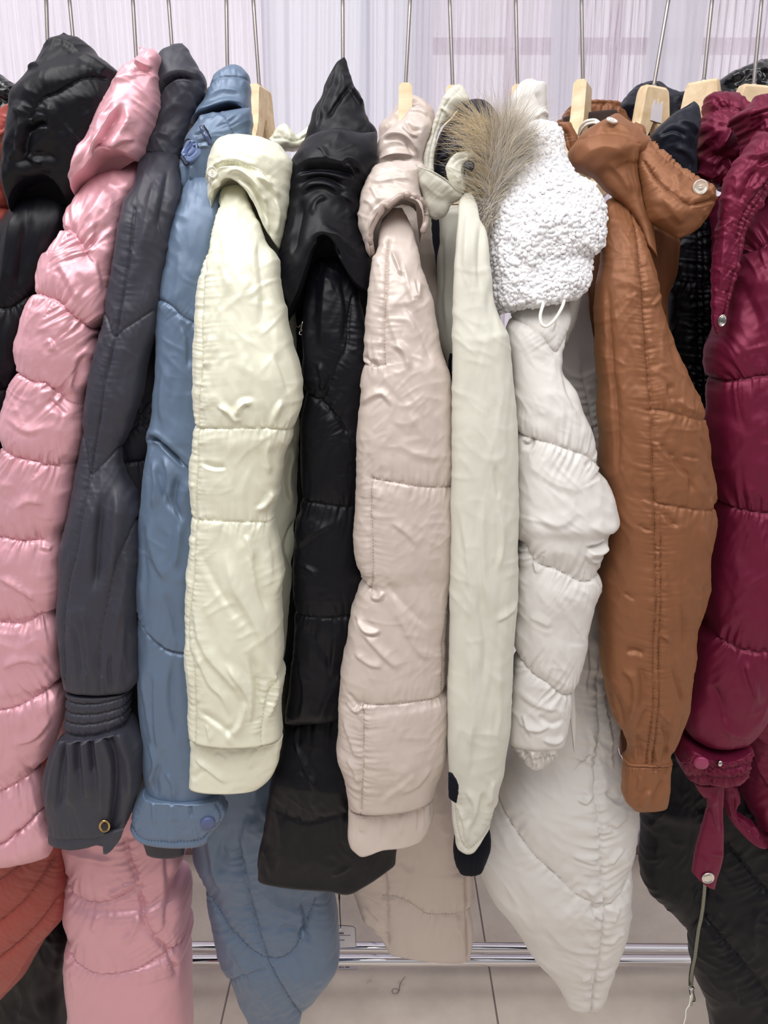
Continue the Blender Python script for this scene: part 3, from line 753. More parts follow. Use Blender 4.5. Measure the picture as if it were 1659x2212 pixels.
piece('sleeve', c, M['blue'], .985, '440,350 420,362 404,392 391,428 381,449 371,490 365,527 360,560 351,590 343,645 339,702 338,803 333,871 331,904 319,952 322,965 316,1006 311,1056 307,1110 304,1134 302,1201 299,1269 300,1336 302,1421 304,1505 307,1573 312,1627 314,1680 322,1720',
      '500,350 495,430 480,520 470,600 462,700 462,840 460,1000 455,1110 455,1300 455,1500 462,1650 473,1728', D=.05, rt=24, rb=8, key='s6', mode='y', puff=5, pw=36, pucker=2,
      seams=[dict(p='343,645 365,651 388,665 408,685 440,700', w=14), dict(p='302,1330 314,1350 338,1374 368,1398 402,1411 440,1414', w=10)],
      steps=[('440,1016 413,1002 392,979 365,958 343,943 319,953', -9, 40), ('440,1408 402,1405 368,1392 338,1368 314,1348 302,1328', -5, 30)],
      folds=[('319,956 345,950 366,964 392,986 414,1010', -11, 6), ('340,990 350,1040 344,1100', 5, 9), ('362,980 380,1030 372,1090', 6, 8), ('350,1000 366,1060 390,1110', -5, 7), ('398,1020 390,1080 410,1130', -7, 8),
             ('330,1120 350,1200 380,1260', 5, 12), ('402,1120 398,1180 388,1230', 6, 7), ('322,1160 330,1240 326,1320', -3, 8), ('370,1270 390,1330 400,1390', -4, 8), ('318,1440 330,1520 346,1620', 4, 9), ('390,1420 384,1500 400,1600', -5, 10), ('350,1430 352,1540 360,1640', 4, 9),
             ('335,1600 350,1650 330,1700', 6, 8), ('362,1640 350,1680 356,1716', -5, 6), ('372,1660 390,1690 388,1716', 5, 6), ('400,540 396,620 388,660', 3, 14), ('366,780 360,860 370,930', 3, 12), ('404,690 418,730 418,800', -5, 8)],
      wr=[(3.5, 34, 100, 8, 8), (2, 40, 50, -30, 5, 'ridge')])
piece('cuff_strap', c, M['blue'], .968, '316,1708 302,1735 291,1765 284,1792', '473,1726 484,1750 493,1773 451,1825', T='316,1708 324,1719 371,1722 415,1724 473,1726', B='284,1792 300,1806 318,1815 371,1821 420,1824 451,1825', D=.028, ratio=.7, rt=5, rb=4, mode='s', key='c6', res=2.4,
      seams=[dict(p='288,1784 316,1803 371,1809 440,1812 452,1808 484,1774 474,1742', w=9, pk=1.6)], folds=[('340,1724 346,1780', 4, 6), ('420,1728 422,1764', -5, 4), ('380,1724 386,1770', 3, 8)], wr=[(2.5, 26, 30, 10, 4), (2, 20, 20, 40, 8, 'ridge')], puff=3, pucker=2)
snap('c6', c, 457, 1775, 14, M['bluesnap'], label='violet blue snap button')
piece('chest_panel', c, M['blue'], 1.02, '434,250 420,268 405,290 396,321 390,354 390,388 392,425 388,460', '540,228 545,260 535,300 510,340 480,400 460,460', D=.05, rt=20, rb=20, mode='s', key='p6', res=2.4,
      seams=[dict(p='478,244 498,258 510,280 516,310', w=12, pk=3)],
      folds=[('430,296 446,290 462,292', -3, 3), ('438,312 452,308 466,308', -3, 3), ('436,322 452,318 466,318', 3, 3), ('396,345 402,380 400,410', 3, 4), ('410,352 412,390 404,420', -4, 4), ('424,356 420,390', 3, 4), ('434,262 450,250 480,248', 4, 6)], wr=[(2, 24, 40, 10, 4)])
piece('collar', c, M['blue'], 1.04, '486,143 466,154 457,170 449,189 441,210 428,232 415,262 412,282', '522,142 538,158 541,180 539,210 537,240 530,262',
      T='486,143 500,139 510,138 522,142', B='412,282 424,262 437,250 469,238 500,228 530,240 530,262', D=.06, rt=10, rb=8, mode='s', res=2.4,
      seams=[dict(p='444,192 460,178 479,170 510,168 542,170', w=12, pk=1, st=0, g=2)], folds=[('428,250 460,236 500,222 536,224', 4, 7), ('450,215 490,196 530,200', 3, 12)], wr=[(2.5, 30, 30, 10, 7)])
# embroidered emblem: padded pieces with beaded stitching
def emblem_bar(path, wpx, mat, par, key='p6', name='emblem_pad', closed=False):
    cv = catmull(pts(path), 6)
    ring = []
    for x, y in cv: 
        p, n = on(key, x, y, .0012); ring.append(p)
    v, f = tube(ring, [wpx / 1658 * 1.05 * (.55 + .45 * math.sin(PI * (i + .6) / (len(ring) + .2))) for i in range(len(ring))], 10)
    o = mesh_object(name, v, f, mat, par); sub_origin(o, par); return o
def beads(path, par, key='p6'):
    cv = sample(catmull(pts(path), 8), np.linspace(0, 1, 60), 's')
    L = np.linalg.norm(np.diff(cv, axis=0), axis=1).sum(); k = int(L / 3.2)
    cv = sample(catmull(pts(path), 8), np.linspace(0, 1, k), 's')
    allp = []
    for x, y in cv:
        p, n = on(key, x, y, .0006)
        allp.append(lathe([(.0003, .0009), (.0008, .0005), (.0009, 0), (.0006, -.0004)], p, n, 6))
    v, f = merge(*allp); o = mesh_object('beaded_stitching', v, f, M['blackcord'], par); sub_origin(o, par); return o
ey = float(on('p6', 415, 328)[0][1]); 
em = piece('emblem', c, M['blue_patch'], ey + .004, '413,302 405,310 399,320 393,330 402,342 410,355', '416,302 424,306 432,312 439,320 438,332 428,343 412,355', D=.012, ratio=3, p=.35, rt=3, rb=3, mode='s', res=1.2,
      folds=[('403,331 406,322 413,313 416,309', -4, 2.4, 3), ('405,338 410,328 419,318 425,317', -3, 2.2, 3), ('412,339 420,334 427,325 425,317', -3, 2.2, 3), ('424,307 415,316 408,330 405,342', -3, 2, 3)], label='padded glossy heart shaped emblem')
beads('392,330 399,318 406,307 415,300 424,304 434,311 441,320 440,333 428,345 411,358 402,344 392,330', em)
em2 = emblem_bar('447,277 453,288 460,300 467,314', 5.4, M['blue_patch'], c, name='emblem_stroke')
beads('444,276 452,292 462,312', em2); beads('452,274 460,286 468,302', em2)
em3 = emblem_bar('390,376 398,388 400,402 392,418', 2.6, M['blue_patch'], c, name='emblem_loop')
# ---- 7 cream jacket
c = cloth('puffer_jacket', 530, 1706, 'cream satin jacket with seamed sleeve and clear collar button', 'jacket')
piece('body', c, M['cream'], 1.07, '490,430 470,800 470,1300 470,1640', '600,430 640,640 650,800 652,900 652,1110 646,1200 640,1300 632,1420 628,1490 612,1600 604,1650', D=.07, puff=4, pucker=2,
      folds=[('640,960 628,1040 640,1100', 7, 8), ('646,1120 624,1180 640,1240', -6, 8), ('630,900 640,960', -5, 6)], wr=[(5, 30, 70, 10, 9)], key='b7')
piece('sleeve', c, M['cream'], .945, '490,398 479,408 469,439 463,473 452,527 444,560 439,577 429,617 426,678 420,753 420,837 422,888 419,972 414,1023 415,1110 415,1167 405,1302 405,1370 403,1454 410,1522 413,1600',
      '520,395 530,412 554,473 576,520 600,556 604,600 612,651 622,702 636,759 645,793 652,854 641,920 634,955 618,985 607,1040 601,1080 596,1130 600,1180 604,1240 606,1300 610,1353 612,1421 608,1488 606,1560 610,1602', D=.055, rt=22, rb=6, key='s7', mode='y', puff=5, pw=34, pucker=3.2, lam=11, plen=20,
      seams=[dict(p='470,440 458,500 452,550 450,620 449,685 449,786 442,888 439,921 439,989 434,1110 434,1134 429,1269 420,1336 419,1387 432,1438 434,1522 432,1596', w=12, pk=1.6),
             dict(p='425,927 489,924 560,923 601,926 640,936', w=46), dict(p='415,1122 490,1123 560,1127 584,1132', w=46), dict(p='574,1601 575,1570 580,1540 586,1505 604,1465', w=14, k=.5)],
      folds=[('486,872 510,888 526,906 540,900', 6, 7), ('530,900 534,880 548,868 562,872', 7, 6), ('450,1000 480,1008 506,1006', -5, 6), ('474,720 464,760 458,800', 4, 10), ('480,480 500,560 496,640', 3, 14), ('560,500 574,600 580,700', -4, 12), ('596,1060 580,1090 560,1104', 6, 9), ('600,940 584,980 590,1030', 5, 10),
             ('440,1170 470,1240 510,1300 560,1370', -4, 12), ('500,1180 520,1260 560,1340 590,1420', 6, 14), ('430,1300 460,1400 520,1470 548,1520', 6, 12), ('548,1400 566,1470 560,1540 546,1580', -9, 10), ('500,1420 540,1480 556,1530 548,1580', 8, 9), ('440,1400 470,1470 500,1500 512,1550', 5, 9),
             ('546,1500 530,1560 500,1590', 7, 9), ('440,1530 490,1560 530,1590', -5, 8), ('590,1430 600,1500 584,1560', 6, 9), ('620,860 600,900 596,930', 6, 8), ('560,1180 570,1260 590,1330', -6, 9), ('600,1150 606,1220 600,1300', 5, 9), ('460,1560 470,1590', 3, 6), ('540,1150 560,1210', 4, 7), ('604,760 622,810 634,860', -4, 9)],
      wr=[(4, 34, 80, -12, 14), (3, 44, 50, 30, 5, 'ridge')])
piece('cuff', c, M['cream'], .945, '414,1598 413,1650 410,1706', '612,1598 606,1640 600,1669 584,1696 563,1704', B='410,1706 440,1705 500,1704 540,1704 563,1704', D=.026, rt=4, rb=3, mode='s', res=2.6, puff=3, pw=10, pucker=2.6, lam=9, plen=16,
      seams=[dict(p='410,1602 500,1604 560,1602 612,1596', w=8)], folds=[('424,1640 460,1660 500,1690', 4, 7), ('470,1620 500,1640', -4, 8), ('560,1610 540,1660', 3, 8), ('420,1690 450,1660', -3, 8)], wr=[(3, 40, 24, -20, 3)])
piece('collar_back', c, M['cream'], 1.16, '580,300 590,284 606,264 618,264 640,290 664,272 686,268', '604,330 620,324 634,324 648,316 668,306 682,296 694,284', D=.02, mode='s', rt=3, rb=3, res=2.4, seams=[dict(p='590,300 612,300 640,306 668,290', w=6, pk=1)], wr=[(3, 20, 20, 0, 4)])
piece('collar', c, M['cream'], [(0, .995), (1, .99)], '486,290 470,300 456,324 449,355 449,388 452,420 462,458', '560,293 600,303 618,321 634,345 630,380 624,440 614,500 604,540',
      T='486,290 517,289 560,293', B='462,458 474,410 500,385 530,398 556,440 580,500 604,540', D=.075, rt=26, rb=6, mode='s', key='k7', res=2.5,
      seams=[dict(p='452,392 473,367 489,355 517,353 545,362 570,370 590,392', w=14, pk=1.2)],
      steps=[('600,400 588,388 570,368 545,360 517,350 489,352 473,363 452,388', 7, 50)],
      folds=[('460,330 490,312 540,310 590,330', 3, 14), ('455,398 476,373 492,361 520,359 548,368 572,377', -8, 5), ('500,378 530,372 556,392 576,420', 7, 7), ('520,384 552,404 572,440 590,490', -7, 6), ('484,386 470,410 466,440', 5, 6), ('560,380 590,400 610,430', 6, 7), ('600,420 606,460 598,510', 4, 6), ('586,430 592,480 590,520', -5, 5), ('560,404 584,440', 5, 6)],
      wr=[(3, 34, 24, 10, 4)])
def button(key, par, px, py, rpx, tiltn=None, name='button', mat='clear', squash=1):
    p, n = on(key, px, py, .003)
    if tiltn is not None: n = np.array(tiltn, float); n /= np.linalg.norm(n)
    r = rpx * float(np.linalg.norm(np.array(p) - CAM)) / FPX
    parts = [lathe([(r * .12, .0004), (r * .5, .0002), (r * .66, .0003), (r * .78, .0012), (r * .94, .0014), (r, .0004), (r * .95, -.0012), (r * .5, -.0016)], p, n, 32, squash)]
    o = mesh_object(name, parts[0][0], parts[0][1], M[mat], par); sub_origin(o, par)
    x, y, z = frame_of(n)
    th = [tube([Vector(p) + y * (s * r * .16) - x * r * .2 + z * .0012, Vector(p) + y * (s * r * .16) + z * .0022, Vector(p) + y * (s * r * .16) + x * r * .2 + z * .0012], .0005, 6) for s in (-1, 1)]
    v, f = merge(*th); mesh_object('thread', v, f, M['cord'], o)
    return o
b_ = button('k7', c, 479, 376, 11, (.1, -1, .25)); b_['label'] = 'round clear collar button'
# ---- 8 long black puffer with peaked hood
c = cloth('hooded_puffer_coat', 740, 1920, 'long black puffer coat with a pointed peaked hood')
piece('body', c, M['black'], [(0, 1.12), (.6, 1.08), (.85, 1.04), (1, 1.03)], '615,420 596,547 590,700 596,900 600,1134 610,1300 612,1400 610,1520 606,1606 601,1660 594,1686 577,1780 566,1840 558,1910',
      '790,420 800,560 800,700 790,900 775,1150 790,1260 790,1400 800,1600 830,1750 860,1824 857,1861 854,1876', B='558,1910 594,1910 650,1912 712,1915 753,1922 786,1908 837,1881 854,1876', D=[(0, .08), (.8, .07), (1, .03)], puff=7, pw=60, pucker=3, lam=18, key='b8', rt=40, rb=4,
      seams=['620,1763 650,1770 678,1772 749,1753 840,1740', dict(p='640,1569 668,1559 729,1546 790,1540', w=50), '600,900 660,880'],
      folds=[('560,1900 575,1850 590,1900', 4, 8), ('640,1600 680,1680 692,1708', 6, 8), ('720,1886 744,1876 760,1866', 3, 5), ('600,1740 614,1820 600,1890', 3, 10), ('640,1500 652,1560 650,1620', -3, 8)], wr=[(4, 50, 80, 20, 6), (2, 40, 40, -20, 5, 'ridge')])
piece('sleeve', c, M['black'], 1.0, '700,480 688,515 678,550 668,601 660,661 655,736 653,813 655,847 656,874 651,915 650,989 648,1110 641,1134 636,1201 633,1252 634,1336 634,1404 628,1471 622,1530 616,1570',
      '730,480 748,530 772,600 788,680 800,760 794,860 784,960 778,1110 776,1200 785,1262 780,1330 770,1400 756,1460 748,1560', D=.06, puff=9, pw=70, pucker=3, lam=12, plen=30, rt=30, rb=30, key='s8', mode='y',
      seams=[dict(p='645,848 665,854 695,864 709,837 732,786 753,746 759,685 766,640', w=50, pk=1.0), dict(p='695,864 712,880 732,903 750,930', w=30), '645,1082 709,1090 763,1098', '630,1331 702,1333 770,1333'],
      folds=[('710,560 704,660 700,760', 7, 20), ('740,600 752,680 740,760', -4, 10), ('664,600 660,700 664,800', 3, 10), ('690,780 700,820 696,850', 5, 7), ('640,1190 680,1150 720,1130', 5, 8), ('660,1220 690,1240', 3, 6), ('660,1350 700,1400 724,1450', -4, 14), ('728,1360 722,1420 720,1460', 5, 8), ('740,1450 712,1500 690,1550', 5, 8), ('650,1420 662,1500 652,1550', 5, 8)],
      wr=[(4, 36, 90, 15, 12), (2, 34, 30, -35, 7, 'ridge')])
piece('hood', c, M['black'], 1.08, '744,122 725,138 709,165 692,203 675,236 666,267 658,292 648,314', '744,122 754,145 764,176 778,194 786,219 790,240 810,267 815,287 814,320', D=.075, rt=30, rb=10, mode='s', res=2.5,
      folds=[('724,146 708,190 694,240 690,280', -4, 5), ('762,176 748,200 726,230 706,262', -5, 4), ('756,186 770,204 784,226', 5, 5), ('712,180 702,220 696,260', 5, 8), ('790,246 800,270 806,300', -4, 6), ('740,150 744,190 730,220', 4, 12)], wr=[(3, 30, 40, 30, 4)])
piece('collar', c, M['black'], [(0, 1.02), (1, 1.0)], '655,300 640,325 628,344 621,371 619,439 614,489 602,547 604,640 622,700', '812,280 818,330 806,370 790,395 780,419 776,473 790,530 802,565 800,640',
      T='655,300 695,282 739,275 780,284 812,280', B='622,700 650,640 684,540 708,516 735,560 770,620 800,640', D=.07, rt=40, rb=14, mode='s', key='k8', res=2.6, puff=4,
      folds=[('638,381 660,372 685,369 726,373 759,380 786,392', -7, 8), ('640,360 690,345 740,352 790,370', 5, 18), ('645,300 700,290 760,296', 3, 16), ('651,405 672,392 702,387 730,396 752,410', -6, 6), ('655,420 680,402 710,402 740,420', 6, 8), ('682,470 690,440 712,424', 4, 6), ('744,362 756,354 768,366 780,384', -6, 5), ('740,420 764,440 776,470', 5, 8),
             ('640,420 632,480 620,540', 4, 9), ('662,430 650,500 640,560', -4, 9), ('684,527 700,518 722,530 740,560', -8, 6), ('700,500 740,516 780,560', 4, 10), ('610,560 618,620 634,660', 4, 6), ('690,320 704,330 712,350', 3, 4)],
      wr=[(3, 60, 60, 20, 6), (2, 40, 40, 30, 8, 'ridge')])
# zip pull beside it
zp, zn = on('b8', 650, 715, .012)
zt = P1(645, 705, 1.02)
parts = [tube([P1(639, 703, 1.015), P1(645, 706, 1.012), P1(652, 700, 1.01)], .0016, 8), tube([P1(656, 688, 1.0), P1(653, 700, 1.0), P1(649, 716, .998)], .0022, 8),
         tube([P1(649, 712, .998), P1(646, 722, .997), P1(653, 724, .997), P1(655, 712, .998)], .001, 8)]
v, f = merge(*parts); o = mesh_object('zip_pull', v, f, M['silver'], c); sub_origin(o, c); o['label'] = 'small silver zip pull'
# ---- 9 taupe puffer
c = cloth('hooded_puffer_coat', 900, 2075, 'pinkish taupe glossy puffer coat with a piped drooping hood')
piece('body', c, M['taupe'], [(0, 1.12), (.7, 1.18), (1, 1.22)], '820,410 775,560 770,800 760,1200 758,1500 740,1700 749,1915 766,1956 780,1990 793,2010 817,2030 830,2050 842,2064',
      '915,410 940,560 985,800 990,1100 985,1400 985,1600 970,1713 975,1760 1002,1888 1021,1900 1022,1939 1024,1956 1018,1990 1022,2023 1016,2080', B='842,2064 871,2066 921,2072 1016,2080', D=[(0, .07), (.8, .06), (1, .02)], puff=8, pw=50, pucker=3, lam=16, plen=24, rt=30, rb=4, key='b9',
      seams=['825,1936 854,1937 888,1952 921,1973 955,1979 1002,1979 1024,1976', dict(p='1002,1860 1004,1895 1006,1990 1009,2077', w=12, pk=1.5, st=0, g=2.5), dict(p='828,1850 835,1939 837,2040', w=24, pk=3, st=0)],
      folds=[('760,1930 790,1930 826,1950', 5, 8), ('790,1960 830,1990', 4, 8), ('860,1850 890,1880', -4, 10), ('985,2000 1000,2040', 4, 8), ('780,1990 826,2010', 5, 7)], wr=[(3.5, 50, 60, 20, 6), (2, 40, 40, -30, 5, 'ridge')])
piece('sleeve', c, M['taupe'], .96, '840,448 827,473 818,506 813,540 804,560 801,584 794,651 788,736 785,786 780,854 774,904 771,989 768,1110 766,1167 769,1235 778,1259 782,1272 773,1302 763,1336 753,1387 742,1454 734,1505 732,1606 729,1660 731,1669 739,1696 749,1733 753,1752',
      '868,448 881,473 898,523 908,560 921,607 935,651 945,702 952,753 969,803 974,854 980,960 982,1110 980,1218 974,1276 968,1330 962,1404 960,1514 968,1530 967,1590 962,1660 953,1689 943,1713 935,1730', D=.06, puff=6, pw=42, pucker=3, lam=12, plen=22, rt=22, rb=4, key='s9', mode='y',
      seams=[dict(p='838,520 835,550 834,618 828,719 830,786', w=12, pk=1.2), dict(p='775,788 807,790 830,787', w=30), dict(p='801,1272 805,1252 803,1134 801,1110 803,1033', w=14, pk=1.3), dict(p='803,1033 854,1040 904,1048 985,1058', w=44),
             dict(p='770,1262 783,1266 801,1274', w=30, pk=4), dict(p='970,1300 962,1340 955,1404 953,1514', w=10, pk=1), dict(p='953,1514 888,1512 820,1517 783,1521 760,1532', w=46, pk=2.6),
             dict(p='785,1522 786,1590 785,1660 783,1703 780,1752', w=16, pk=3.4)],
      folds=[('785,770 800,784 820,790', -5, 6), ('845,540 860,580 866,600', 5, 6), ('870,560 880,620 900,680', 4, 10), ('905,600 900,640 890,600', 4, 6), ('782,880 800,860 826,850 850,880', 4, 8), ('800,1290 820,1290 830,1274', 6, 6), ('772,1335 790,1360 812,1362 824,1352', 8, 7), ('780,1360 820,1400 860,1440', 5, 9),
             ('766,1410 800,1430 830,1432', 4, 8), ('830,1250 880,1310 930,1360', -4, 12), ('850,1300 900,1400 940,1430', 4, 12), ('745,1525 770,1536 790,1520', 6, 6), ('752,1500 776,1530', -5, 6), ('850,950 900,980 960,990', 2.5, 14), ('840,1120 880,1150 900,1180', 3, 9), ('830,640 850,720 880,780', 3, 10), ('860,640 900,700 930,790', -3, 12), ('745,1560 760,1600 774,1640', 4, 8), ('750,1640 770,1670 776,1700', 4, 7),
             ('840,740 870,760 880,800', 4, 8), ('900,1660 850,1700 820,1730', 3, 10), ('860,1700 900,1690 930,1650', 3, 9)],
      wr=[(3.5, 50, 80, -20, 9), (2.6, 50, 44, -30, 12, 'ridge'), (1.6, 26, 40, 30, 6, 'ridge')])
piece('cuff', c, M['taupe'], .96, '752,1750 753,1780 752,1821 757,1836', '936,1731 937,1760 935,1787 925,1807 912,1817', T='752,1750 786,1748 830,1743 871,1733 936,1731', B='757,1836 768,1840 781,1846 800,1839 827,1826 861,1824 912,1817', D=.028, rt=4, rb=5, mode='s', res=2.5, puff=3, pw=12, pucker=3.5, lam=8, plen=24,
      seams=[dict(p='750,1753 786,1751 830,1746 871,1737 938,1728', w=8)], folds=[('830,1750 826,1790 830,1820', -3, 8), ('870,1746 860,1800', 3, 6), ('905,1740 900,1800', -3, 5), ('790,1756 780,1800', 3, 8)], wr=[(3, 30, 50, 10, 8)])
piece('hood_back', c, M['taupe'], 1.25, '888,202 875,207 861,216 837,243 820,263 817,287 816,330', '888,202 908,209 931,226 940,240 938,290 930,330 915,370', D=.05, rt=30, mode='s', res=2.5, folds=[('830,262 852,234 884,222 912,232', -4, 6), ('872,214 900,216 926,232', 3, 6), ('900,240 916,260', 4, 5)], wr=[(2, 20, 20, 0, 4)])
piece('hood_neck', c, M['taupe'], 1.08, '900,226 884,236 864,257 845,270 830,282 818,297 813,322 816,341 808,358 800,400', '905,226 925,240 934,262 928,290 919,314 914,341 917,358 912,400', D=.07, rt=12, mode='s', res=2.5,
      folds=[('866,272 884,292 904,296', 5, 5), ('872,262 890,282 910,284', -4, 4), ('820,300 850,290 880,300 896,324 900,344', 5, 6), ('826,306 852,302 876,312 890,340', -5, 4), ('810,356 840,336 870,334 900,340', 5, 7), ('816,364 850,344 890,348', -4, 5), ('880,240 906,240 924,250', 3, 6)], wr=[(2.5, 24, 24, 0, 9)])
piece('hood', c, M['taupe'], [(0, 1.0), (1, .985)], '818,350 808,358 790,385 781,412 776,439 774,473 783,513 796,550 802,556', '905,345 922,362 912,385 908,405 913,432 916,473 914,505 906,528',
      B='802,556 800,506 807,479 827,452 854,432 874,424 898,429 912,445 912,490 906,528', D=.075, rt=24, rb=5, mode='s', key='k9', res=2.4, puff=3,
      folds=[('820,358 860,346 905,352', 3, 10), ('796,388 830,392 870,386 900,394', 2.5, 12), ('792,500 800,460 830,430', -2, 5), ('785,430 800,440 812,462', 3, 6), ('800,400 820,440', 2, 5), ('900,440 890,470 900,500', -4, 6)], wr=[(2.5, 34, 24, -10, 5), (2, 24, 24, -40, 8, 'ridge')])
pp = [on('k9', x, y, .002)[0] for x, y in catmull(pts('801,548 799,525 799,506 806,479 826,452 853,431 874,423 897,428 911,442 915,460 914,480 911,500'), 5)]
v, f = tube(pp, .0036, 12); o = mesh_object('hood_piping', v, f, M['taupe'], c); sub_origin(o, c)
# ---- 10 ivory parka
c = cloth('parka', 1010, 1790, 'ivory parka with navy lined hood, fur trim and navy knit cuff')
piece('body_lining', c, M['navy'], 1.24, '900,400 902,700 930,1000 940,1200', '1040,400 1040,1000 1040,1200', D=.02)['label'] = 'navy body lining'
piece('body', c, M['sage'], [(0, 1.1), (1, 1.08)], '938,440 950,479 945,560 943,634 942,685 952,746 972,813 978,900 978,1200 972,1500 975,1700', '1040,440 1070,640 1098,760 1105,900 1104,1300 1098,1500 1070,1700', D=.08, folds=[('966,480 960,600 962,740', 4, 10), ('950,500 952,640', -3, 6)], wr=[(4, 30, 120, 5, 4)])
piece('placket', c, M['sage'], 1.12, '905,440 916,456 919,550 927,600 932,650', '930,430 932,456 936,560 940,620 941,646', D=.012, rt=3, rb=3, mode='s', res=2.4, seams=[dict(p='912,440 922,520 928,600 935,648', w=5, pk=1), dict(p='926,440 931,520 937,640', w=5, pk=1)])
piece('sleeve', c, M['sage'], .93, '1004,416 992,432 988,470 984,520 982,560 981,620 980,685 978,760 977,888 975,921 974,1110 973,1201 972,1302 970,1438 967,1539 967,1600 969,1660 971,1690 973,1736 978,1804 984,1830',
      '1018,414 1030,439 1037,473 1050,500 1056,540 1060,600 1061,634 1073,678 1090,712 1099,727 1104,786 1110,860 1116,930 1118,1010 1117,1110 1118,1201 1119,1269 1112,1370 1106,1471 1102,1573 1090,1650 1088,1679 1077,1720 1073,1743 1069,1755 1057,1788', D=.05, rt=20, rb=3, key='s10', mode='y',
      B='984,1830 990,1835 1006,1839 1019,1835 1029,1822 1045,1800 1057,1788', seams=[dict(p='975,1720 986,1800 1006,1828 1028,1812 1060,1774 1066,1752', w=6, pk=1.5, puff=0)], puff=2, pucker=1.6,
      folds=[('1010,440 1004,520 1000,600', 4, 12), ('1036,470 1030,560 1034,640', -3, 10), ('1046,560 1066,680 1080,760', 3, 12), ('1040,1050 1034,1180 1050,1340', 4, 10), ('1066,1080 1078,1170 1064,1240', 4, 8), ('1060,1000 1070,1080', -3, 7), ('990,1100 1010,1260 1000,1360', 3, 9), ('1024,1260 1040,1380 1036,1480', -4, 12), ('1010,1380 1014,1500 1010,1640', 4, 14), ('1060,1340 1100,1320 1112,1300', 3, 8), ('1000,1700 1020,1740 1010,1790', 4, 8), ('1040,1700 1030,1750 1010,1800', -4, 8), ('1060,1680 1050,1740', 4, 8), ('985,1740 1000,1780 1004,1820', 4, 6), ('1020,1560 1014,1680', -3, 10), ('1060,1430 1074,1520 1064,1600', 3, 10)],
      wr=[(3.5, 30, 130, 6, 9), (2, 50, 60, -40, 5, 'ridge')])
piece('knit_cuff', c, M['knit'], .965, '985,1790 981,1824 979,1861 989,1886 1002,1893', '1050,1780 1058,1810 1059,1841 1051,1868 1042,1886 1029,1893', D=.03, rt=5, rb=12, mode='s', res=2, wr=[(2, 4, 200, 4, 3)])['label'] = 'navy ribbed knit inner cuff'
piece('hook_tab', c, M['knit'], .885, '968,1672 968,1700 969,1724', '978,1674 990,1698 990,1715 986,1736', D=.005, ratio=3, rt=2, rb=2, mode='s', res=1.8, wr=[(1.5, 6, 6, 0, 3)])
piece('hood_lining', c, M['navy'], 1.1, '1012,214 990,232 968,256 952,275 943,300 937,340 938,380 970,412', '1014,214 1039,212 1063,225 1078,253 1074,300 1060,350 1020,400 990,415', D=.06, rt=16, rb=10, mode='s', res=2.5,
      folds=[('946,350 970,328 1000,316', 4, 5), ('944,360 972,340 1004,330', -4, 4), ('960,290 1000,270 1040,270', 2, 14)], wr=[(2, 30, 30, 0, 4)])['label'] = 'navy hood lining'
piece('hood_rim', c, M['sage'], 1.07, '980,184 963,197 948,223 938,257 931,287 921,311 915,344 914,370', '992,180 1002,188 1013,214 990,231 970,256 955,270 946,290 939,330 937,376', D=.025, rt=10, rb=6, mode='s', key='r10', res=2.2,
      seams=[dict(p='992,192 972,212 954,240 945,270 938,290 928,330 924,372', w=6, pk=.5, g=1.2)], folds=[('950,232 960,240 966,252', 4, 4)], wr=[(2, 24, 24, 0, 4)], puff=2)
piece('hood_brim', c, M['sage'], .99, '893,348 897,370 901,388 908,412 915,439 921,462', '1004,416 992,428 975,440 968,455 960,467 942,475', T='893,348 900,356 908,361 935,373 965,392 982,408 1004,416', B='921,462 930,470 942,475', D=.035, rt=5, rb=6, mode='s', key='m10', res=2.2,
      seams=[dict(p='897,356 935,380 963,398 982,414 1000,419', w=5, pk=1.2)], folds=[('905,380 930,410 960,430', 3, 16)], wr=[(2, 40, 30, 20, 4)], puff=2)
piece('brim_turnback', c, M['sage'], .98, '1022,326 998,326 984,330 974,339 966,350 963,363 968,385 976,403 988,413', '1026,342 1018,343 1011,349 1005,360 1003,372 1007,385 1008,398 1005,410 996,415', D=.02, rt=5, rb=5, mode='s', res=2, seams=[dict(p='1020,345 1008,352 1000,362 1000,372 1004,388 1004,402', w=5, pk=1.2)], folds=[('972,360 990,344 1012,340', -3, 4), ('985,380 990,396', 3, 5)], puff=1.5, wr=[(2, 14, 14, 0, 4)])
piece('hood_side', c, M['sage'], 1.0, '1022,335 1014,345 1006,365 1008,400 1020,440 1034,470', '1030,332 1036,360 1042,400 1046,440 1048,478', D=.02, rt=4, rb=4, mode='s', key='q10', res=2.2, folds=[('1016,390 1030,410 1036,440', -4, 5)])
v, f = lathe([(.0062, -.001), (.0066, .001), (.005, .0022), (.001, .0022)], P1(1013, 360, .965), (-.2, -1, .1), 24)
o = mesh_object('snap_button', v, f, M['navysnap'], c); sub_origin(o, c)
# velcro-like dark toggle at the body edge
v, f = tube([P1(975, 764, .985), P1(972, 780, .983), P1(972, 806, .983), P1(976, 822, .985)], .0022, 8)
o = mesh_object('dark_pull_tab', v, f, M['knit'], c); sub_origin(o, c)
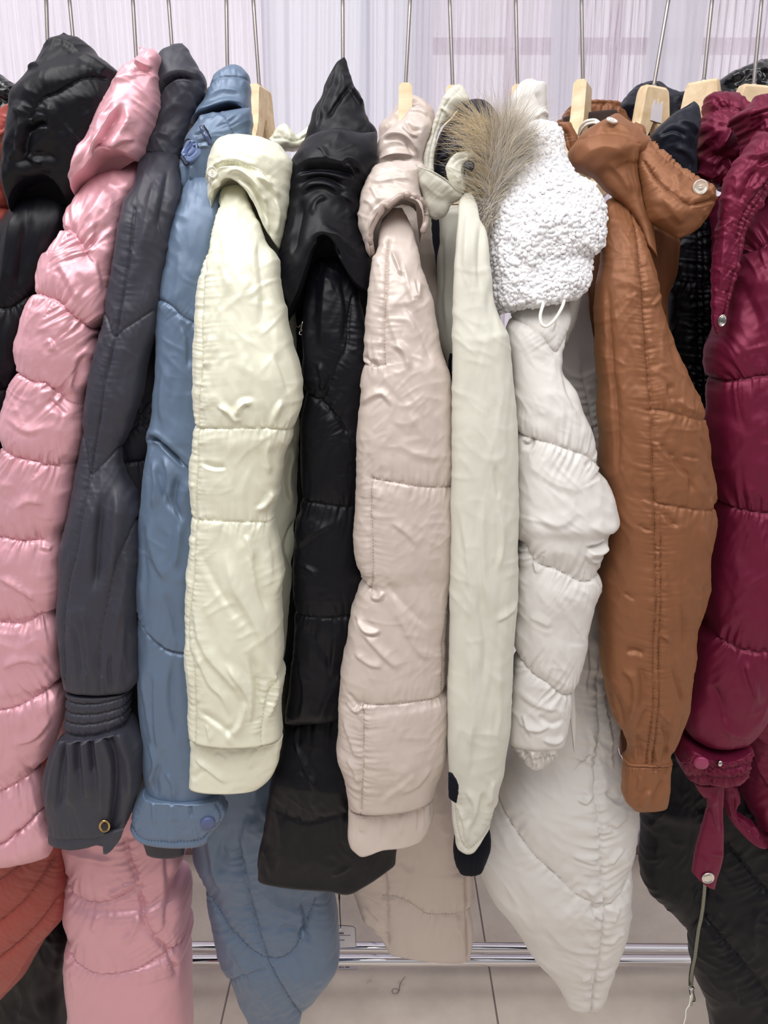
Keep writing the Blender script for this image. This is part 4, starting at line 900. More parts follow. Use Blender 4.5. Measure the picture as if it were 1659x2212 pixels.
# fur
def fur_trim(par):
    rng = np.random.RandomState(5)
    m, N, Lk, b = new_mat('raccoon_fur')
    at = N.new('ShaderNodeAttribute'); at.attribute_name = 'tint'
    r = N.new('ShaderNodeValToRGB'); Lk.new(at.outputs['Fac'], r.inputs[0])
    e = r.color_ramp.elements
    e[0].position = 0; e[0].color = srgb((128, 118, 110)); e[1].position = 1; e[1].color = srgb((236, 228, 214))
    for p_, cc in ((.3, (190, 183, 175)), (.5, (216, 210, 202)), (.62, (212, 186, 140)), (.8, (222, 204, 168))):
        q = e.new(p_); q.color = srgb(cc)
    Lk.new(r.outputs[0], b.inputs['Base Color']); b.inputs['Roughness'].default_value = .55; b.inputs['Specular IOR Level'].default_value = .25
    V, F, T = [], [], []
    n = 0
    def strand(root, d0, L, bend, wide, tint):
        nonlocal n
        segs = 7
        p = root.copy(); d = d0 / np.linalg.norm(d0)
        side = np.cross(d, [0, 1, 0]); side /= (np.linalg.norm(side) + 1e-9); oth = np.cross(d, side)
        base = n
        for i in range(segs + 1):
            t = i / segs; w = wide * (1 - t) ** .7 + .00004
            for k in range(3):
                a = 2 * PI * k / 3
                V.append(tuple(p + (side * math.cos(a) + oth * math.sin(a)) * w)); T.append(np.clip(tint + .03 * t, 0, 1)); n += 1
            d = d + bend * (1 / segs); d /= np.linalg.norm(d)
            p = p + d * L / segs
        for i in range(segs):
            for k in range(3):
                k2 = (k + 1) % 3; a = base + i * 3
                F.append((a + k, a + k2, a + 3 + k2, a + 3 + k))
    root_c = catmull(pts('1050,494 1055,458 1063,418 1074,380 1082,342 1084,305'), 8)
    nr = len(root_c)
    for i in range(6200):
        t = rng.rand() ** .9
        q = sample(root_c, np.array([t]), 's')[0]
        spread = 4 + 24 * t
        rx = q[0] + rng.randn() * spread * .62; ry = q[1] + rng.randn() * 12
        Yr = .985 + rng.randn() * .012 + .02 * t
        r0 = P(rx, ry, Yr)
        s = rng.randn() * .55
        if t < .3:
            ang = rng.choice([238 + rng.randn() * 22, 60 + rng.randn() * 30, 100 + rng.randn() * 30], p=[.5, .3, .2])
        else:
            ang = 84 - s * 60
            if rng.rand() < .2: ang = 140 + rng.randn() * 16
        a = math.radians(ang)
        guard = rng.rand() < .22
        L = (.026 + .034 * rng.rand()) * (1.5 if guard else 1) * (.62 if t < .3 else 1)
        d0 = np.array([math.cos(a), -.2 - .5 * rng.rand(), math.sin(a)])
        bend = np.array([.5 * math.cos(a), -.05, -.3]) * rng.rand() * 1.6 + rng.randn(3) * .22
        left = math.cos(a) < -.3
        tint = (.60 + .2 * rng.rand()) if (left and rng.rand() < .6) else .34 + .2 * rng.rand()
        if guard: tint = rng.choice([.2, .5, .72, .95])
        if t < .3: tint = rng.choice([.08, .25, .42, .5, .9])
        strand(r0, d0, L, bend, .00016 if not guard else .00022, tint)
    for i in range(190):    # long pale guard hairs towards the upper left, over the lining
        q0 = np.array([1046 + rng.randn() * 9, 330 - rng.rand() * 72])
        a = math.radians(150 + rng.randn() * 20)
        strand(P(q0[0], q0[1], .975), np.array([math.cos(a), -.1, math.sin(a)]), .03 + .03 * rng.rand(), np.array([-.2, 0, -.35 + .5 * rng.rand()]), .00019, rng.choice([.45, .66, .72, .8]))
    for i in range(2600):   # dense underfur in the middle
        t = rng.rand(); q = sample(root_c, np.array([t]), 's')[0]
        r0 = P(q[0] + 8 + 26 * t + rng.randn() * (3 + 13 * t), q[1] + 5 + rng.randn() * 10, 1.0 + rng.randn() * .008)
        a = math.radians(95 + rng.randn() * 45)
        strand(r0, np.array([math.cos(a), -.5, math.sin(a)]), .016 + .01 * rng.rand(), np.array([.2 * rng.randn(), -.1, -.2]), .0004, .25 + .22 * rng.rand())
    o = mesh_object('fur_trim', V, F, m, par, attrs={'tint': ('FLOAT', T)}); o['label'] = 'grey and tan fur trim'
    sub_origin(o, par)
fur_trim(c)
# ---- 11 off-white puffer with sherpa collar
c = cloth('puffer_coat', 1275, 2190, 'long off-white puffer coat with fleecy white collar and drawcord')
piece('body', c, M['white'], [(0, 1.14), (.5, 1.1), (1, 1.08)], '1115,640 1120,900 1122,1200 1115,1500 1105,1640 1085,1700 1060,1780 1030,1870 1023,1898 1036,1942 1056,1983 1083,2013 1110,2045 1140,2087 1183,2125 1217,2168 1230,2186',
      '1272,600 1290,668 1298,710 1304,786 1309,888 1312,1006 1312,1200 1306,1336 1307,1505 1330,1583 1328,1652 1345,1690 1366,1750 1367,1814 1362,1868 1355,1902 1357,1939 1352,1990 1349,2033 1332,2094 1315,2141 1302,2177 1280,2192',
      B='1230,2186 1250,2190 1280,2192', D=.085, puff=10, pw=70, pucker=4, lam=20, plen=34, key='b11', rt=20, rb=14, mode='y',
      seams=[dict(p='1284,1440 1278,1492 1278,1573 1271,1620 1263,1672 1261,1699 1266,1770 1268,1821 1273,1905 1281,1956 1276,1996 1276,2057 1271,2108 1272,2194', w=26, g=2, st=0, pk=5),
             dict(p='1062,1755 1085,1785 1110,1814 1133,1841 1183,1885 1217,1919 1251,1939 1280,1953', w=70, k=.9, g=2, pk=3), dict(p='1281,1956 1304,1946 1335,1922 1358,1898', w=50, pk=3),
             dict(p='1236,1640 1262,1620 1280,1590', w=24, k=.5), dict(p='1240,800 1262,900 1282,990', w=18, k=.5, st=0)],
      folds=[('1290,600 1284,720 1290,820', -3, 8), ('1220,1712 1240,1720 1258,1706', 7, 6), ('1280,1700 1310,1730 1324,1720', -6, 7), ('1226,1900 1250,1920 1262,1960', 5, 7), ('1250,1940 1262,1980 1272,1990', -6, 5), ('1296,1990 1310,1960', 5, 7), ('1240,2110 1262,2100', 4, 5), ('1290,1780 1330,1760', 4, 8), ('1205,1830 1250,1850 1266,1856', 4, 7), ('1300,1500 1310,1600 1312,1680', -5, 8), ('1250,1560 1262,1600 1256,1640', 5, 8), ('1254,1380 1262,1440 1250,1500', -5, 8), ('1286,1400 1296,1480', 4, 7), ('1275,1770 1300,1790', -4, 6), ('1150,1980 1200,2030 1250,2050', 3, 14), ('1285,1860 1320,1830', 4, 7), ('1290,2040 1310,2020 1330,2020', 4, 7)],
      wr=[(4, 50, 90, -30, 9), (3, 40, 70, -40, 5, 'ridge')])
piece('sleeve', c, M['white'], .96, '1120,640 1100,690 1096,740 1104,800 1108,870 1108,1000 1108,1150 1114,1201 1112,1300 1108,1404 1104,1488 1100,1539 1099,1600 1104,1618',
      '1228,640 1232,700 1220,745 1212,775 1221,813 1244,854 1261,904 1285,972 1298,1023 1315,1070 1326,1112 1332,1144 1312,1167 1306,1195 1296,1228 1294,1282 1278,1336 1264,1387 1258,1438 1244,1498 1234,1539 1224,1590 1212,1622', D=.07, puff=12, pw=66, pucker=4, lam=16, plen=36, rt=20, rb=14, key='s11', mode='y',
      seams=[dict(p='1084,676 1099,683 1133,699 1167,729 1197,761 1216,735 1232,712', w=26, g=2, k=.6, pk=1.2), dict(p='1105,940 1136,948 1173,955 1227,972 1261,985 1285,1002 1300,1022', w=60), dict(p='1100,1180 1119,1188 1146,1218 1183,1228 1214,1242 1248,1257 1296,1250', w=60), dict(p='1095,1425 1109,1431 1140,1458 1173,1475 1207,1502 1245,1510', w=60)],
      folds=[('1140,940 1132,960 1116,958', -8, 6), ('1180,720 1186,690 1190,670', 4, 6), ('1300,1180 1280,1192 1250,1188', 8, 7), ('1306,1168 1276,1178 1244,1180', -7, 6), ('1246,1190 1262,1210 1290,1216', 5, 6), ('1140,1200 1144,1230 1150,1240', 4, 5), ('1126,1000 1180,1040 1240,1060', 2.5, 14), ('1250,1130 1290,1150 1320,1150', 3, 10), ('1210,780 1216,840 1240,900', -4, 10), ('1112,1500 1150,1520 1200,1530', 3, 9), ('1110,1560 1150,1572 1180,1560', 5, 8), ('1150,1540 1180,1560 1210,1550', -4, 8), ('1120,1540 1140,1590', 4, 6), ('1130,1330 1180,1350', 3, 12), ('1140,1110 1190,1130 1230,1100', 2.5, 12), ('1160,1590 1190,1600 1215,1590', 5, 6), ('1248,1010 1260,1000 1270,990', -5, 5)],
      wr=[(4, 44, 70, -25, 9), (3, 36, 60, -40, 5, 'ridge')])
piece('elastic_cuff', c, M['white'], .965, '1101,1600 1104,1622 1116,1636 1134,1652', '1216,1606 1206,1634 1190,1650 1170,1662', B='1134,1652 1150,1664 1170,1662', D=.045, rt=6, rb=8, mode='s', res=2, pucker=5, lam=6, plen=22, puff=4, pw=14,
      seams=[dict(p='1100,1604 1130,1628 1150,1640 1200,1630', w=10, st=0)], folds=[('1124,1612 1130,1640', -7, 4), ('1140,1612 1146,1650', 6, 5), ('1160,1620 1160,1656', -5, 5)])
piece('flap_corner', c, M['white'], 1.0, '1228,1500 1232,1560 1238,1610', '1240,1480 1244,1560 1242,1614 1240,1626', D=.008, rt=3, rb=3, mode='s', res=2.4)
piece('hood_fold', c, M['white'], 1.1, '1140,168 1122,176 1104,202 1098,233 1092,260 1100,330', '1150,168 1163,174 1178,177 1179,203 1184,243 1180,275 1176,330', D=.05, rt=10, mode='s', res=2.5, folds=[('1150,200 1170,230 1180,246', -4, 8), ('1150,260 1166,244 1182,250', 4, 7), ('1130,190 1112,230 1110,270', 3, 8)], wr=[(2, 30, 30, 0, 3)])
piece('yoke', c, M['white'], 1.04, '1120,600 1108,660 1110,720', '1255,600 1252,650 1240,700 1222,750', D=.05, rt=20, rb=20, mode='s', res=3, wr=[(3, 30, 40, 0, 3)])
sh_L = '1145,268 1124,290 1106,320 1086,372 1066,430 1056,490 1054,540 1058,618 1064,655 1074,676'
sh_R = '1177,260 1200,267 1214,287 1221,321 1237,358 1250,375 1271,395 1287,415 1302,446 1306,473 1303,506 1291,532 1275,545 1274,577 1271,611 1264,628 1244,645'
sherp = piece('fleece_collar', c, M['sherpa'], [(0, 1.03), (1, .985)], sh_L, sh_R, B='1074,676 1099,673 1133,666 1180,657 1214,648 1244,645', D=.085, ratio=.8, rt=30, rb=16, mode='s', key='k11', res=3, wr=[(4, 30, 30, 0, 4), (9, 70, 60, 20, 5)], label='white curly fleece collar')
def fleece(par):
    rng = np.random.RandomState(3)
    sx, sy, pos, nrm = SURF['k11']
    V, F = [], []; n = 0
    # pick front points evenly over the surface
    sel = rng.permutation(len(sx)); taken = {}; cnt = 0
    for i in sel:
        cell = (int(pos[i][0] / .0042), int(pos[i][1] / .0042), int(pos[i][2] / .0042))
        if cell in taken: continue
        taken[cell] = 1; cnt += 1
        nn = nrm[i] / (np.linalg.norm(nrm[i]) + 1e-9)
        a = rng.randn(3); t = np.cross(nn, a); t /= np.linalg.norm(t) + 1e-9; s = np.cross(nn, t)
        R = .0022 + .0014 * rng.rand(); rad = .0022 + .0010 * rng.rand(); turns = .4 + .5 * rng.rand(); ph = rng.rand() * 6
        c0 = pos[i] + nn * (-.0016 + .0016 * rng.rand())
        tl = rng.randn() * .5
        m = 8
        path = [c0 + (t * math.cos(ph + turns * 2 * PI * k / m) + (s * math.cos(tl) + nn * math.sin(tl)) * math.sin(ph + turns * 2 * PI * k / m)) * R * (1 - .3 * k / m) + nn * .0008 * (k / m) for k in range(m)]
        base = n; up_ = nn
        for k, p in enumerate(path):
            d = path[min(k + 1, m - 1)] - path[max(k - 1, 0)]; d /= np.linalg.norm(d) + 1e-9
            x = np.cross(d, up_); x /= np.linalg.norm(x) + 1e-9; y = np.cross(d, x)
            w = rad * math.sqrt(max(.06, 1 - abs(2 * k / (m - 1) - 1) ** 2.2))
            for j in range(6):
                V.append(tuple(p + (x * math.cos(PI / 3 * j) + y * math.sin(PI / 3 * j)) * w)); n += 1
        for k in range(m - 1):
            for j in range(6):
                j2 = (j + 1) % 6; q = base + k * 6
                F.append((q + j, q + j2, q + 6 + j2, q + 6 + j))
        F.append(tuple(range(base, base + 6))); e = base + (m - 1) * 6; F.append(tuple(range(e, e + 6))[::-1])
    o = mesh_object('curly_pile', V, F, M['sherpa'], par); o['kind'] = 'stuff'
    print('fleece tufts', cnt)
fleece(sherp)
cd = smooth_path([P(x, y, d) for x, y, d in ((1176, 645, .96), (1172, 662, .925), (1167, 682, .92), (1170, 700, .918), (1180, 705, .918), (1197, 692, .918), (1213, 666, .92), (1220, 645, .945))], 8)
v, f = tube(cd, .0019, 10); o = mesh_object('drawcord', v, f, M['cord'], c); sub_origin(o, c); o['label'] = 'white elastic drawcord loop'
# ---- 12 brown jacket
c = cloth('jacket', 1400, 1752, 'caramel brown taffeta jacket with clear buttons on an open collar', 'jacket')
piece('body', c, M['brown'], 1.12, '1280,430 1262,560 1262,753 1270,1000 1280,1150 1285,1269 1290,1336 1303,1505 1328,1583 1340,1640', '1464,510 1456,590 1436,660 1450,800 1500,1000 1505,1200 1490,1450 1450,1620', D=.08, wr=[(4, 30, 120, 5, 8)])
piece('sleeve', c, M['brown'], .985, '1326,424 1312,435 1306,473 1302,540 1298,575 1291,618 1290,685 1291,753 1296,837 1300,955 1302,1023 1310,1077 1308,1201 1303,1235 1298,1290 1300,1370 1303,1471 1315,1539 1332,1579 1349,1606 1357,1630 1348,1655',
      '1345,426 1360,445 1379,489 1396,530 1406,560 1416,594 1423,651 1437,699 1453,753 1467,786 1484,827 1504,871 1518,915 1523,972 1525,1006 1534,1056 1538,1110 1537,1161 1524,1218 1523,1262 1517,1319 1498,1370 1494,1438 1487,1505 1474,1573 1460,1613 1445,1637 1449,1653', D=.062, puff=6, pw=36, pucker=3.4, lam=11, plen=18, rt=22, rb=10, key='s12', mode='y', res=2.6,
      seams=[dict(p='1350,430 1359,449 1367,489 1369,560 1372,618 1374,702 1376,786 1379,854 1381,938 1381,1023 1384,1077 1386,1151 1388,1252 1388,1336 1386,1438 1389,1522 1386,1606 1386,1655', w=15, pk=1.8),
             dict(p='1397,1100 1398,1180 1398,1336 1398,1438 1400,1522 1398,1655', w=9, pk=1.8), dict(p='1379,882 1400,884 1420,888 1457,898 1487,908 1515,905', w=50, st=0, g=2.2, pk=4), dict(p='1383,1083 1437,1092 1507,1104 1540,1100', w=50, st=0, g=2.2, pk=4)],
      folds=[('1302,600 1306,760 1316,920 1318,1060', -4.9, 5.75), ('1322,620 1330,760 1328,940', 2.1, 13.8), ('1340,500 1336,620 1352,720', 2.1, 16.1), ('1418,632 1404,650 1390,664', 3.5, 5.75), ('1420,824 1418,850 1426,870', -4.9, 8.05), ('1436,860 1456,880 1480,890', 3.5, 9.2), ('1396,950 1410,975 1430,985', -5.6, 8.05), ('1412,976 1440,1010 1460,1030 1456,1070', -5.6, 10.35), ('1440,980 1460,986 1480,990', -3.5, 5.75), ('1490,1020 1504,1050 1510,1090', -4.2, 9.2), ('1450,1000 1480,1060 1496,1080', 3.5, 9.2),
             ('1352,1130 1366,1140 1380,1144', -4.2, 5.75), ('1400,1100 1420,1126 1436,1130', -4.9, 8.05), ('1410,1160 1430,1260 1446,1360', 2.8, 11.5), ('1436,1290 1446,1340 1454,1400', -4.9, 6.9), ('1324,1280 1340,1290 1346,1296', -3.5, 6.9), ('1500,1260 1498,1310 1500,1340', -4.2, 10.35), ('1394,1366 1410,1370 1420,1384', 4.2, 5.75), ('1330,1410 1350,1404 1370,1412', -5.6, 9.2), ('1360,1430 1366,1480 1362,1530', -5.6, 11.5), ('1318,1440 1344,1460 1352,1500 1346,1560', 5.6, 10.35), ('1312,1500 1326,1540 1340,1580', -3.5, 6.9), ('1424,1430 1440,1480 1454,1530', -4.9, 5.75), ('1430,1400 1446,1450 1458,1520', 2.8, 6.9), ('1380,1520 1368,1545 1360,1580', -4.2, 6.9), ('1402,1530 1420,1550 1430,1560', 3.5, 5.75), ('1404,1550 1426,1600 1420,1650', -4.9, 9.2), ('1440,1540 1430,1600 1436,1640', 4.2, 9.2), ('1456,1530 1450,1580 1440,1620', -3.5, 6.9), ('1360,1580 1370,1620 1372,1650', -4.2, 6.9), ('1400,1610 1410,1650', 3.5, 5.75), ('1480,1130 1500,1180 1520,1210', 2.8, 9.2), ('1420,1180 1450,1240 1470,1330', 2.1, 13.8), ('1480,940 1500,980 1520,1010', -2.8, 9.2), ('1440,700 1450,780 1470,840', 2.1, 11.5)],
      wr=[(4, 30, 90, -10, 10), (2.2, 34, 40, -45, 15, 'ridge'), (1.6, 30, 60, 20, 25, 'ridge')])
piece('cuff', c, M['brown'], .985, '1347,1646 1345,1680 1344,1703 1346,1740 1366,1753', '1449,1646 1446,1672 1444,1700 1443,1720 1438,1747', T='1347,1646 1380,1640 1420,1642 1449,1646', B='1366,1753 1393,1748 1438,1747', D=.028, rt=4, rb=3, mode='s', res=2.4, pucker=3, lam=8, plen=22, puff=3, pw=8,
      seams=[dict(p='1344,1658 1380,1652 1450,1656', w=8, st=0), dict(p='1410,1650 1412,1665', w=5)], folds=[('1395,1700 1380,1720 1366,1745', 6, 6), ('1372,1670 1366,1710', 4, 6), ('1420,1680 1400,1720 1396,1740', -5, 8), ('1426,1670 1430,1720', 4, 7)], wr=[(3, 20, 30, 20, 3)])
piece('collar_back', c, M['brown'], 1.27, '1235,222 1215,240 1198,262 1210,290 1222,330', '1335,218 1352,240 1362,262 1350,300 1330,330', T='1235,222 1260,219 1285,218 1335,218', D=.035, rt=6, mode='s', res=2.5, seams=[dict(p='1205,262 1224,246 1240,232 1290,228 1340,230', w=8, pk=3, st=0)], wr=[(4, 24, 24, 0, 3)])
piece('lining', c, M['darkin'], 1.225, '1216,250 1218,290 1228,330', '1330,234 1342,262 1330,320', D=.02, rt=5, mode='s')
piece('collar_left_panel', c, M['brown'], 1.08, '1203,262 1216,290 1224,320 1232,350', '1232,262 1246,290 1250,320 1258,362', D=.03, rt=8, rb=8, mode='s', res=2.4, folds=[('1215,275 1225,310 1232,345', -5, 5)], wr=[(3, 18, 30, 0, 3)])
piece('collar', c, M['brown'], [(0, 1.04), (1, 1.0)], '1250,294 1237,310 1231,326 1235,348 1258,361 1288,381 1315,412 1345,437 1369,464 1385,496 1396,532', '1330,240 1362,257 1385,280 1400,300 1392,330 1380,345 1384,388 1394,435 1406,470 1412,500 1420,560',
      T='1250,294 1262,280 1280,268 1305,254 1330,240', D=.06, rt=12, rb=10, mode='s', key='k12', res=2.4,
      seams=[dict(p='1248,300 1290,292 1330,296 1364,312', w=10, pk=.6, st=0, g=2, k=.3)], folds=[('1270,286 1310,270 1350,284', 3, 10), ('1240,340 1290,320 1340,340', 4, 22), ('1366,312 1370,340 1382,400 1398,460', -8, 7), ('1352,320 1356,370 1376,430', 4, 8), ('1300,350 1330,380 1356,420', 3, 10)], wr=[(2.5, 40, 40, 20, 4)])
piece('collar_wing', c, M['brown'], [(0, 1.02), (1, .99)], '1372,262 1366,310 1372,345 1386,392 1396,435 1406,470 1423,484 1453,507 1464,517', '1392,270 1410,305 1440,335 1465,356 1504,383 1538,404 1541,420 1532,452 1514,483 1490,506',
      B='1464,517 1476,512 1490,506', D=.055, rt=16, rb=8, mode='s', key='w12', res=2.4, puff=5, pw=16, pucker=3.4, lam=9, plen=14,
      seams=[dict(p='1384,350 1400,380 1420,406 1440,425 1455,437 1470,446', w=12, pk=1.5), dict(p='1395,292 1420,330 1452,356 1500,396 1522,412', w=12, pk=3.5, st=0)],
      steps=[('1398,290 1422,326 1454,352 1500,390 1536,412', 4, 30)],
      folds=[('1470,446 1500,440 1530,430', -6, 5), ('1440,370 1446,400 1440,420', 3, 8), ('1500,410 1520,424 1536,430', 5, 5), ('1410,420 1440,460 1466,490', 4, 14), ('1500,450 1510,470', 3, 8), ('1450,350 1470,372 1484,380', -5, 5)], wr=[(3, 30, 24, 30, 4)])
b_ = button('w12', c, 1489, 410, 14, (-.1, -1, .15)); b_['label'] = 'round clear button with two thread holes'
b_ = button('k12', c, 1306, 272, 11, (.25, -.55, .9)); b_['label'] = 'clear button lying on the collar top'
pth = smooth_path([P(x, y, d) for x, y, d in ((1250, 292, 1.1), (1254, 275, 1.08), (1266, 262, 1.06), (1284, 259, 1.05), (1296, 266, 1.04))], 6)
pth2 = smooth_path([P(x, y, d) for x, y, d in ((1252, 294, 1.09), (1258, 280, 1.07), (1270, 268, 1.05), (1286, 265, 1.04), (1296, 270, 1.035))], 6)
v, f = merge(tube(pth, .0017, 8), tube(pth2, .0017, 8)); o = mesh_object('hanging_loop', v, f, M['cord'], c); sub_origin(o, c)
# ---- 13 navy coat
c = cloth('hooded_coat', 1450, 2018, 'navy coat with rounded collar behind the brown jacket')
piece('body', c, M['black'], [(0, 1.18), (.6, 1.2), (1, 1.2)], '1400,330 1430,600 1440,760 1480,900 1490,1300 1440,1600 1400,1720 1374,1750 1383,1775 1386,1841 1384,1915 1393,1939 1437,1976 1491,2020', '1510,330 1545,600 1550,760 1560,1000 1560,1300 1556,1600 1540,1800 1530,1920 1530,2020 1525,2050', D=.08, puff=3, pw=20, pucker=3, rb=6,
      seams=[dict(p='1490,480 1492,700 1494,900 1510,1100', w=10), dict(p='1504,480 1506,700 1508,900 1522,1100', w=10), dict(p='1450,610 1490,612 1532,616', w=14), dict(p='1460,850 1500,848 1534,850', w=14)],
      wr=[(5, 24, 50, 30, 8, 'ridge'), (3, 30, 60, 0, 3)])
piece('collar', c, M['navy'], 1.29, '1400,174 1375,180 1356,199 1339,222 1345,260 1390,330 1440,380', '1410,173 1425,176 1443,189 1487,203 1508,219 1511,245 1502,304 1504,340 1504,400', D=.05, rt=20, mode='s', res=2.6,
      folds=[('1360,206 1390,190 1420,186', 4, 6), ('1450,200 1480,216 1500,240', 4, 8), ('1440,230 1470,214 1500,224', -4, 5), ('1410,290 1440,270 1500,300', -4, 6), ('1446,290 1470,330 1496,350', 4, 8)], wr=[(3, 30, 24, 20, 4), (2, 24, 24, 0, 7, 'ridge')])
piece('collar_front', c, M['navy'], 1.12, '1446,250 1420,272 1408,292 1420,330 1450,380', '1500,215 1511,243 1504,300 1502,340 1504,385', T='1446,250 1465,236 1485,228 1500,215', D=.04, rt=14, mode='s', res=2.6,
      folds=[('1412,294 1440,284 1470,300', -4, 6), ('1450,260 1480,270 1500,290', 4, 10), ('1440,320 1470,330 1494,360', 3, 9)], wr=[(3, 30, 24, 20, 5)])
# ---- 14 black gloss puffer, long, behind
c = cloth('puffer_coat', 1600, 2212, 'long glossy black puffer coat with zip, behind the maroon coat')
piece('hood', c, M['gloss'], 1.32, '1640,130 1626,134 1600,143 1570,156 1554,166 1556,200 1570,260', '1650,130 1700,130 1740,150 1750,200 1750,260', D=.05, rt=20, mode='s', res=2.4,
      folds=[('1560,170 1590,150 1640,140', 4, 6), ('1570,182 1584,168 1596,150', -5, 6), ('1600,160 1606,176 1600,190', 6, 5), ('1618,150 1624,165 1620,180', -6, 5), ('1630,176 1650,166', 5, 5), ('1572,184 1590,184 1606,178', 5, 4)], wr=[(5, 20, 16, 20, 4, 'ridge')])
piece('body', c, M['black'], [(0, 1.22), (.6, 1.2), (1, 1.17)], '1580,300 1560,900 1540,1500 1530,1700 1514,1900 1507,1960 1492,2018 1489,2060 1489,2110 1494,2140 1502,2168 1524,2212 1540,2270', '1780,300 1800,1200 1820,1700 1830,2270', D=.1, ratio=.5, puff=11, pw=60, pucker=3.5, lam=16, plen=30, key='b14',
      seams=['1545,1830 1568,1855 1619,1915 1659,1956 1720,2010', '1500,2000 1521,2020 1572,2077 1639,2158 1700,2220', '1600,1740 1640,1800 1700,1850'],
      folds=[('1530,1940 1534,1990', 3, 6), ('1600,1950 1590,2020 1600,2060', 4, 8), ('1560,2110 1572,2170', -4, 8), ('1620,2190 1640,2170 1659,2176', 6, 8), ('1620,1960 1640,2000', 4, 7)], wr=[(4, 40, 60, 30, 5), (3, 40, 40, -30, 8, 'ridge')])
zl = [(1523, 1900), (1521, 1930), (1518, 1960), (1514, 1985), (1509, 2006), (1505, 2036), (1501, 2067), (1496, 2090), (1493, 2111), (1493, 2136), (1498, 2160)]
zpth = smooth_path([P(x, y, 1.072 + .0) for x, y in zl], 8)
tape = tube(zpth, .004, 8)
teeth = []
for i, p in enumerate(sample(np.array(zl, float), np.linspace(0, 1, 110), 's')):
    q = P(p[0], p[1], 1.068); s = .0016
    teeth.append(box(q[0] - .0026, q[0] + .0026, q[1] - .001, q[1] + .001, q[2] - .0008, q[2] + .0008))
o = mesh_object('zip_tape', tape[0], tape[1], M['knit'], c); sub_origin(o, c)
v, f = merge(*teeth); mesh_object('zip_teeth', v, f, plain('zip_metal', (150, 152, 140), .35, 1), o, smooth=False)
a, b2 = P1(1491, 2134, 1.062), P1(1495, 2160, 1.062)
v, f = merge(tube([P1(1488, 2133, 1.063), P1(1493, 2136, 1.06), P1(1497, 2134, 1.063)], .003, 8), tube([P1(1492, 2136, 1.058), P1(1495, 2150, 1.057), P1(1493, 2172, 1.057)], .0018, 8))
mesh_object('zip_slider', v, f, M['silver'], o)
v, f = tube(smooth_path([P(x, y, 1.056) for x, y in ((1492, 2150), (1489, 2170), (1482, 2182), (1481, 2198), (1476, 2216), (1474, 2240))], 6), .0009, 6)
mesh_object('pull_string', v, f, M['cord'], o)
# ---- 15 maroon puffer
c = cloth('puffer_coat', 1640, 1855, 'shiny maroon puffer coat at the right edge with belted cuff')
piece('body', c, M['maroon'], 1.14, '1550,420 1550,900 1540,1400 1560,1560 1590,1600 1604,1650 1600,1713 1604,1760 1620,1800 1640,1830', '1760,420 1800,900 1800,1400 1800,1850 1790,1930', B='1640,1830 1680,1870 1720,1900 1790,1930', D=.07, puff=8, pw=40, pucker=4, plen=26,
      seams=['1600,1800 1626,1806 1650,1812 1700,1840', dict(p='1659,1500 1650,1560 1640,1640 1655,1720', w=18)], folds=[('1610,1640 1626,1690 1640,1706', 8, 7), ('1640,1560 1650,1620 1640,1680', -7, 8)], wr=[(5, 26, 60, 10, 8), (4, 24, 40, 20, 3, 'ridge')])
piece('waist_ruffle', c, M['maroon'], 1.1, '1560,1690 1566,1720 1568,1760 1576,1784 1590,1790', '1590,1700 1594,1730 1592,1762 1610,1780 1655,1835', B='1590,1790 1612,1812 1632,1826 1655,1835', D=.03, rt=6, rb=6, mode='s', res=2.2, folds=[('1580,1710 1586,1760 1600,1790', -6, 5), ('1570,1740 1576,1770', 5, 4), ('1600,1780 1606,1796', -5, 4), ('1616,1786 1626,1810', 6, 5)], wr=[(4, 12, 24, 20, 5, 'ridge')])
piece('sleeve', c, M['maroon'], 1.03, '1600,420 1590,470 1584,540 1572,640 1552,720 1540,760 1535,820 1536,900 1538,1000 1542,1107 1539,1201 1524,1269 1522,1336 1518,1377 1501,1438 1491,1505 1476,1560 1482,1600 1521,1617 1548,1623',
      '1720,380 1760,450 1780,600 1780,830 1786,1000 1780,1107 1770,1300 1740,1395 1700,1480 1660,1540 1640,1580 1605,1622', D=.085, puff=15, pw=90, pucker=5, lam=14, plen=46, rt=30, rb=24, key='s15', mode='y', res=2.8,
      seams=['1530,832 1553,824 1572,820 1605,812 1659,810 1760,806', '1536,1103 1573,1106 1605,1109 1659,1108 1760,1104', '1500,1376 1524,1387 1555,1400 1588,1407 1619,1407 1659,1400 1720,1396', '1578,545 1610,530 1659,520 1720,520'],
      folds=[('1570,1420 1586,1470 1606,1520', 6, 9), ('1524,1560 1560,1580 1600,1590', 4, 12), ('1510,1480 1530,1520 1540,1560', -6, 12), ('1620,560 1640,700 1650,800', 8, 40), ('1580,600 1600,700 1600,790', -4, 20), ('1620,430 1650,410 1680,420', 5, 8)],
      wr=[(5, 40, 70, 10, 12), (3.5, 40, 60, 20, 3, 'ridge')])
piece('smocked_cuff', c, M['maroon'], 1.03, '1462,1640 1464,1660 1470,1686 1496,1698', '1610,1616 1616,1640 1612,1670 1604,1686', T='1462,1640 1476,1606 1510,1620 1548,1626 1610,1616', B='1496,1698 1520,1690 1551,1694 1604,1686', D=.045, rt=8, rb=6, mode='s', res=2, key='c15', puff=6, pw=14, pucker=6, lam=6, plen=16,
      seams=['1500,1652 1540,1656 1610,1650', '1500,1676 1540,1678 1608,1670', dict(p='1526,1620 1522,1650 1506,1672 1484,1688', w=10)], wr=[(5, 8, 18, 5, 6, 'ridge')])
snap('c15', c, 1492, 1641, 14, M['pinksnap'], label='flat wine coloured snap')
snap('c15', c, 1529, 1637, 6, M['silver'], squash=.7, name='metal_snap')
snap('c15', c, 1563, 1700, 11, M['maroon'], name='cloth_button', lift=.004)
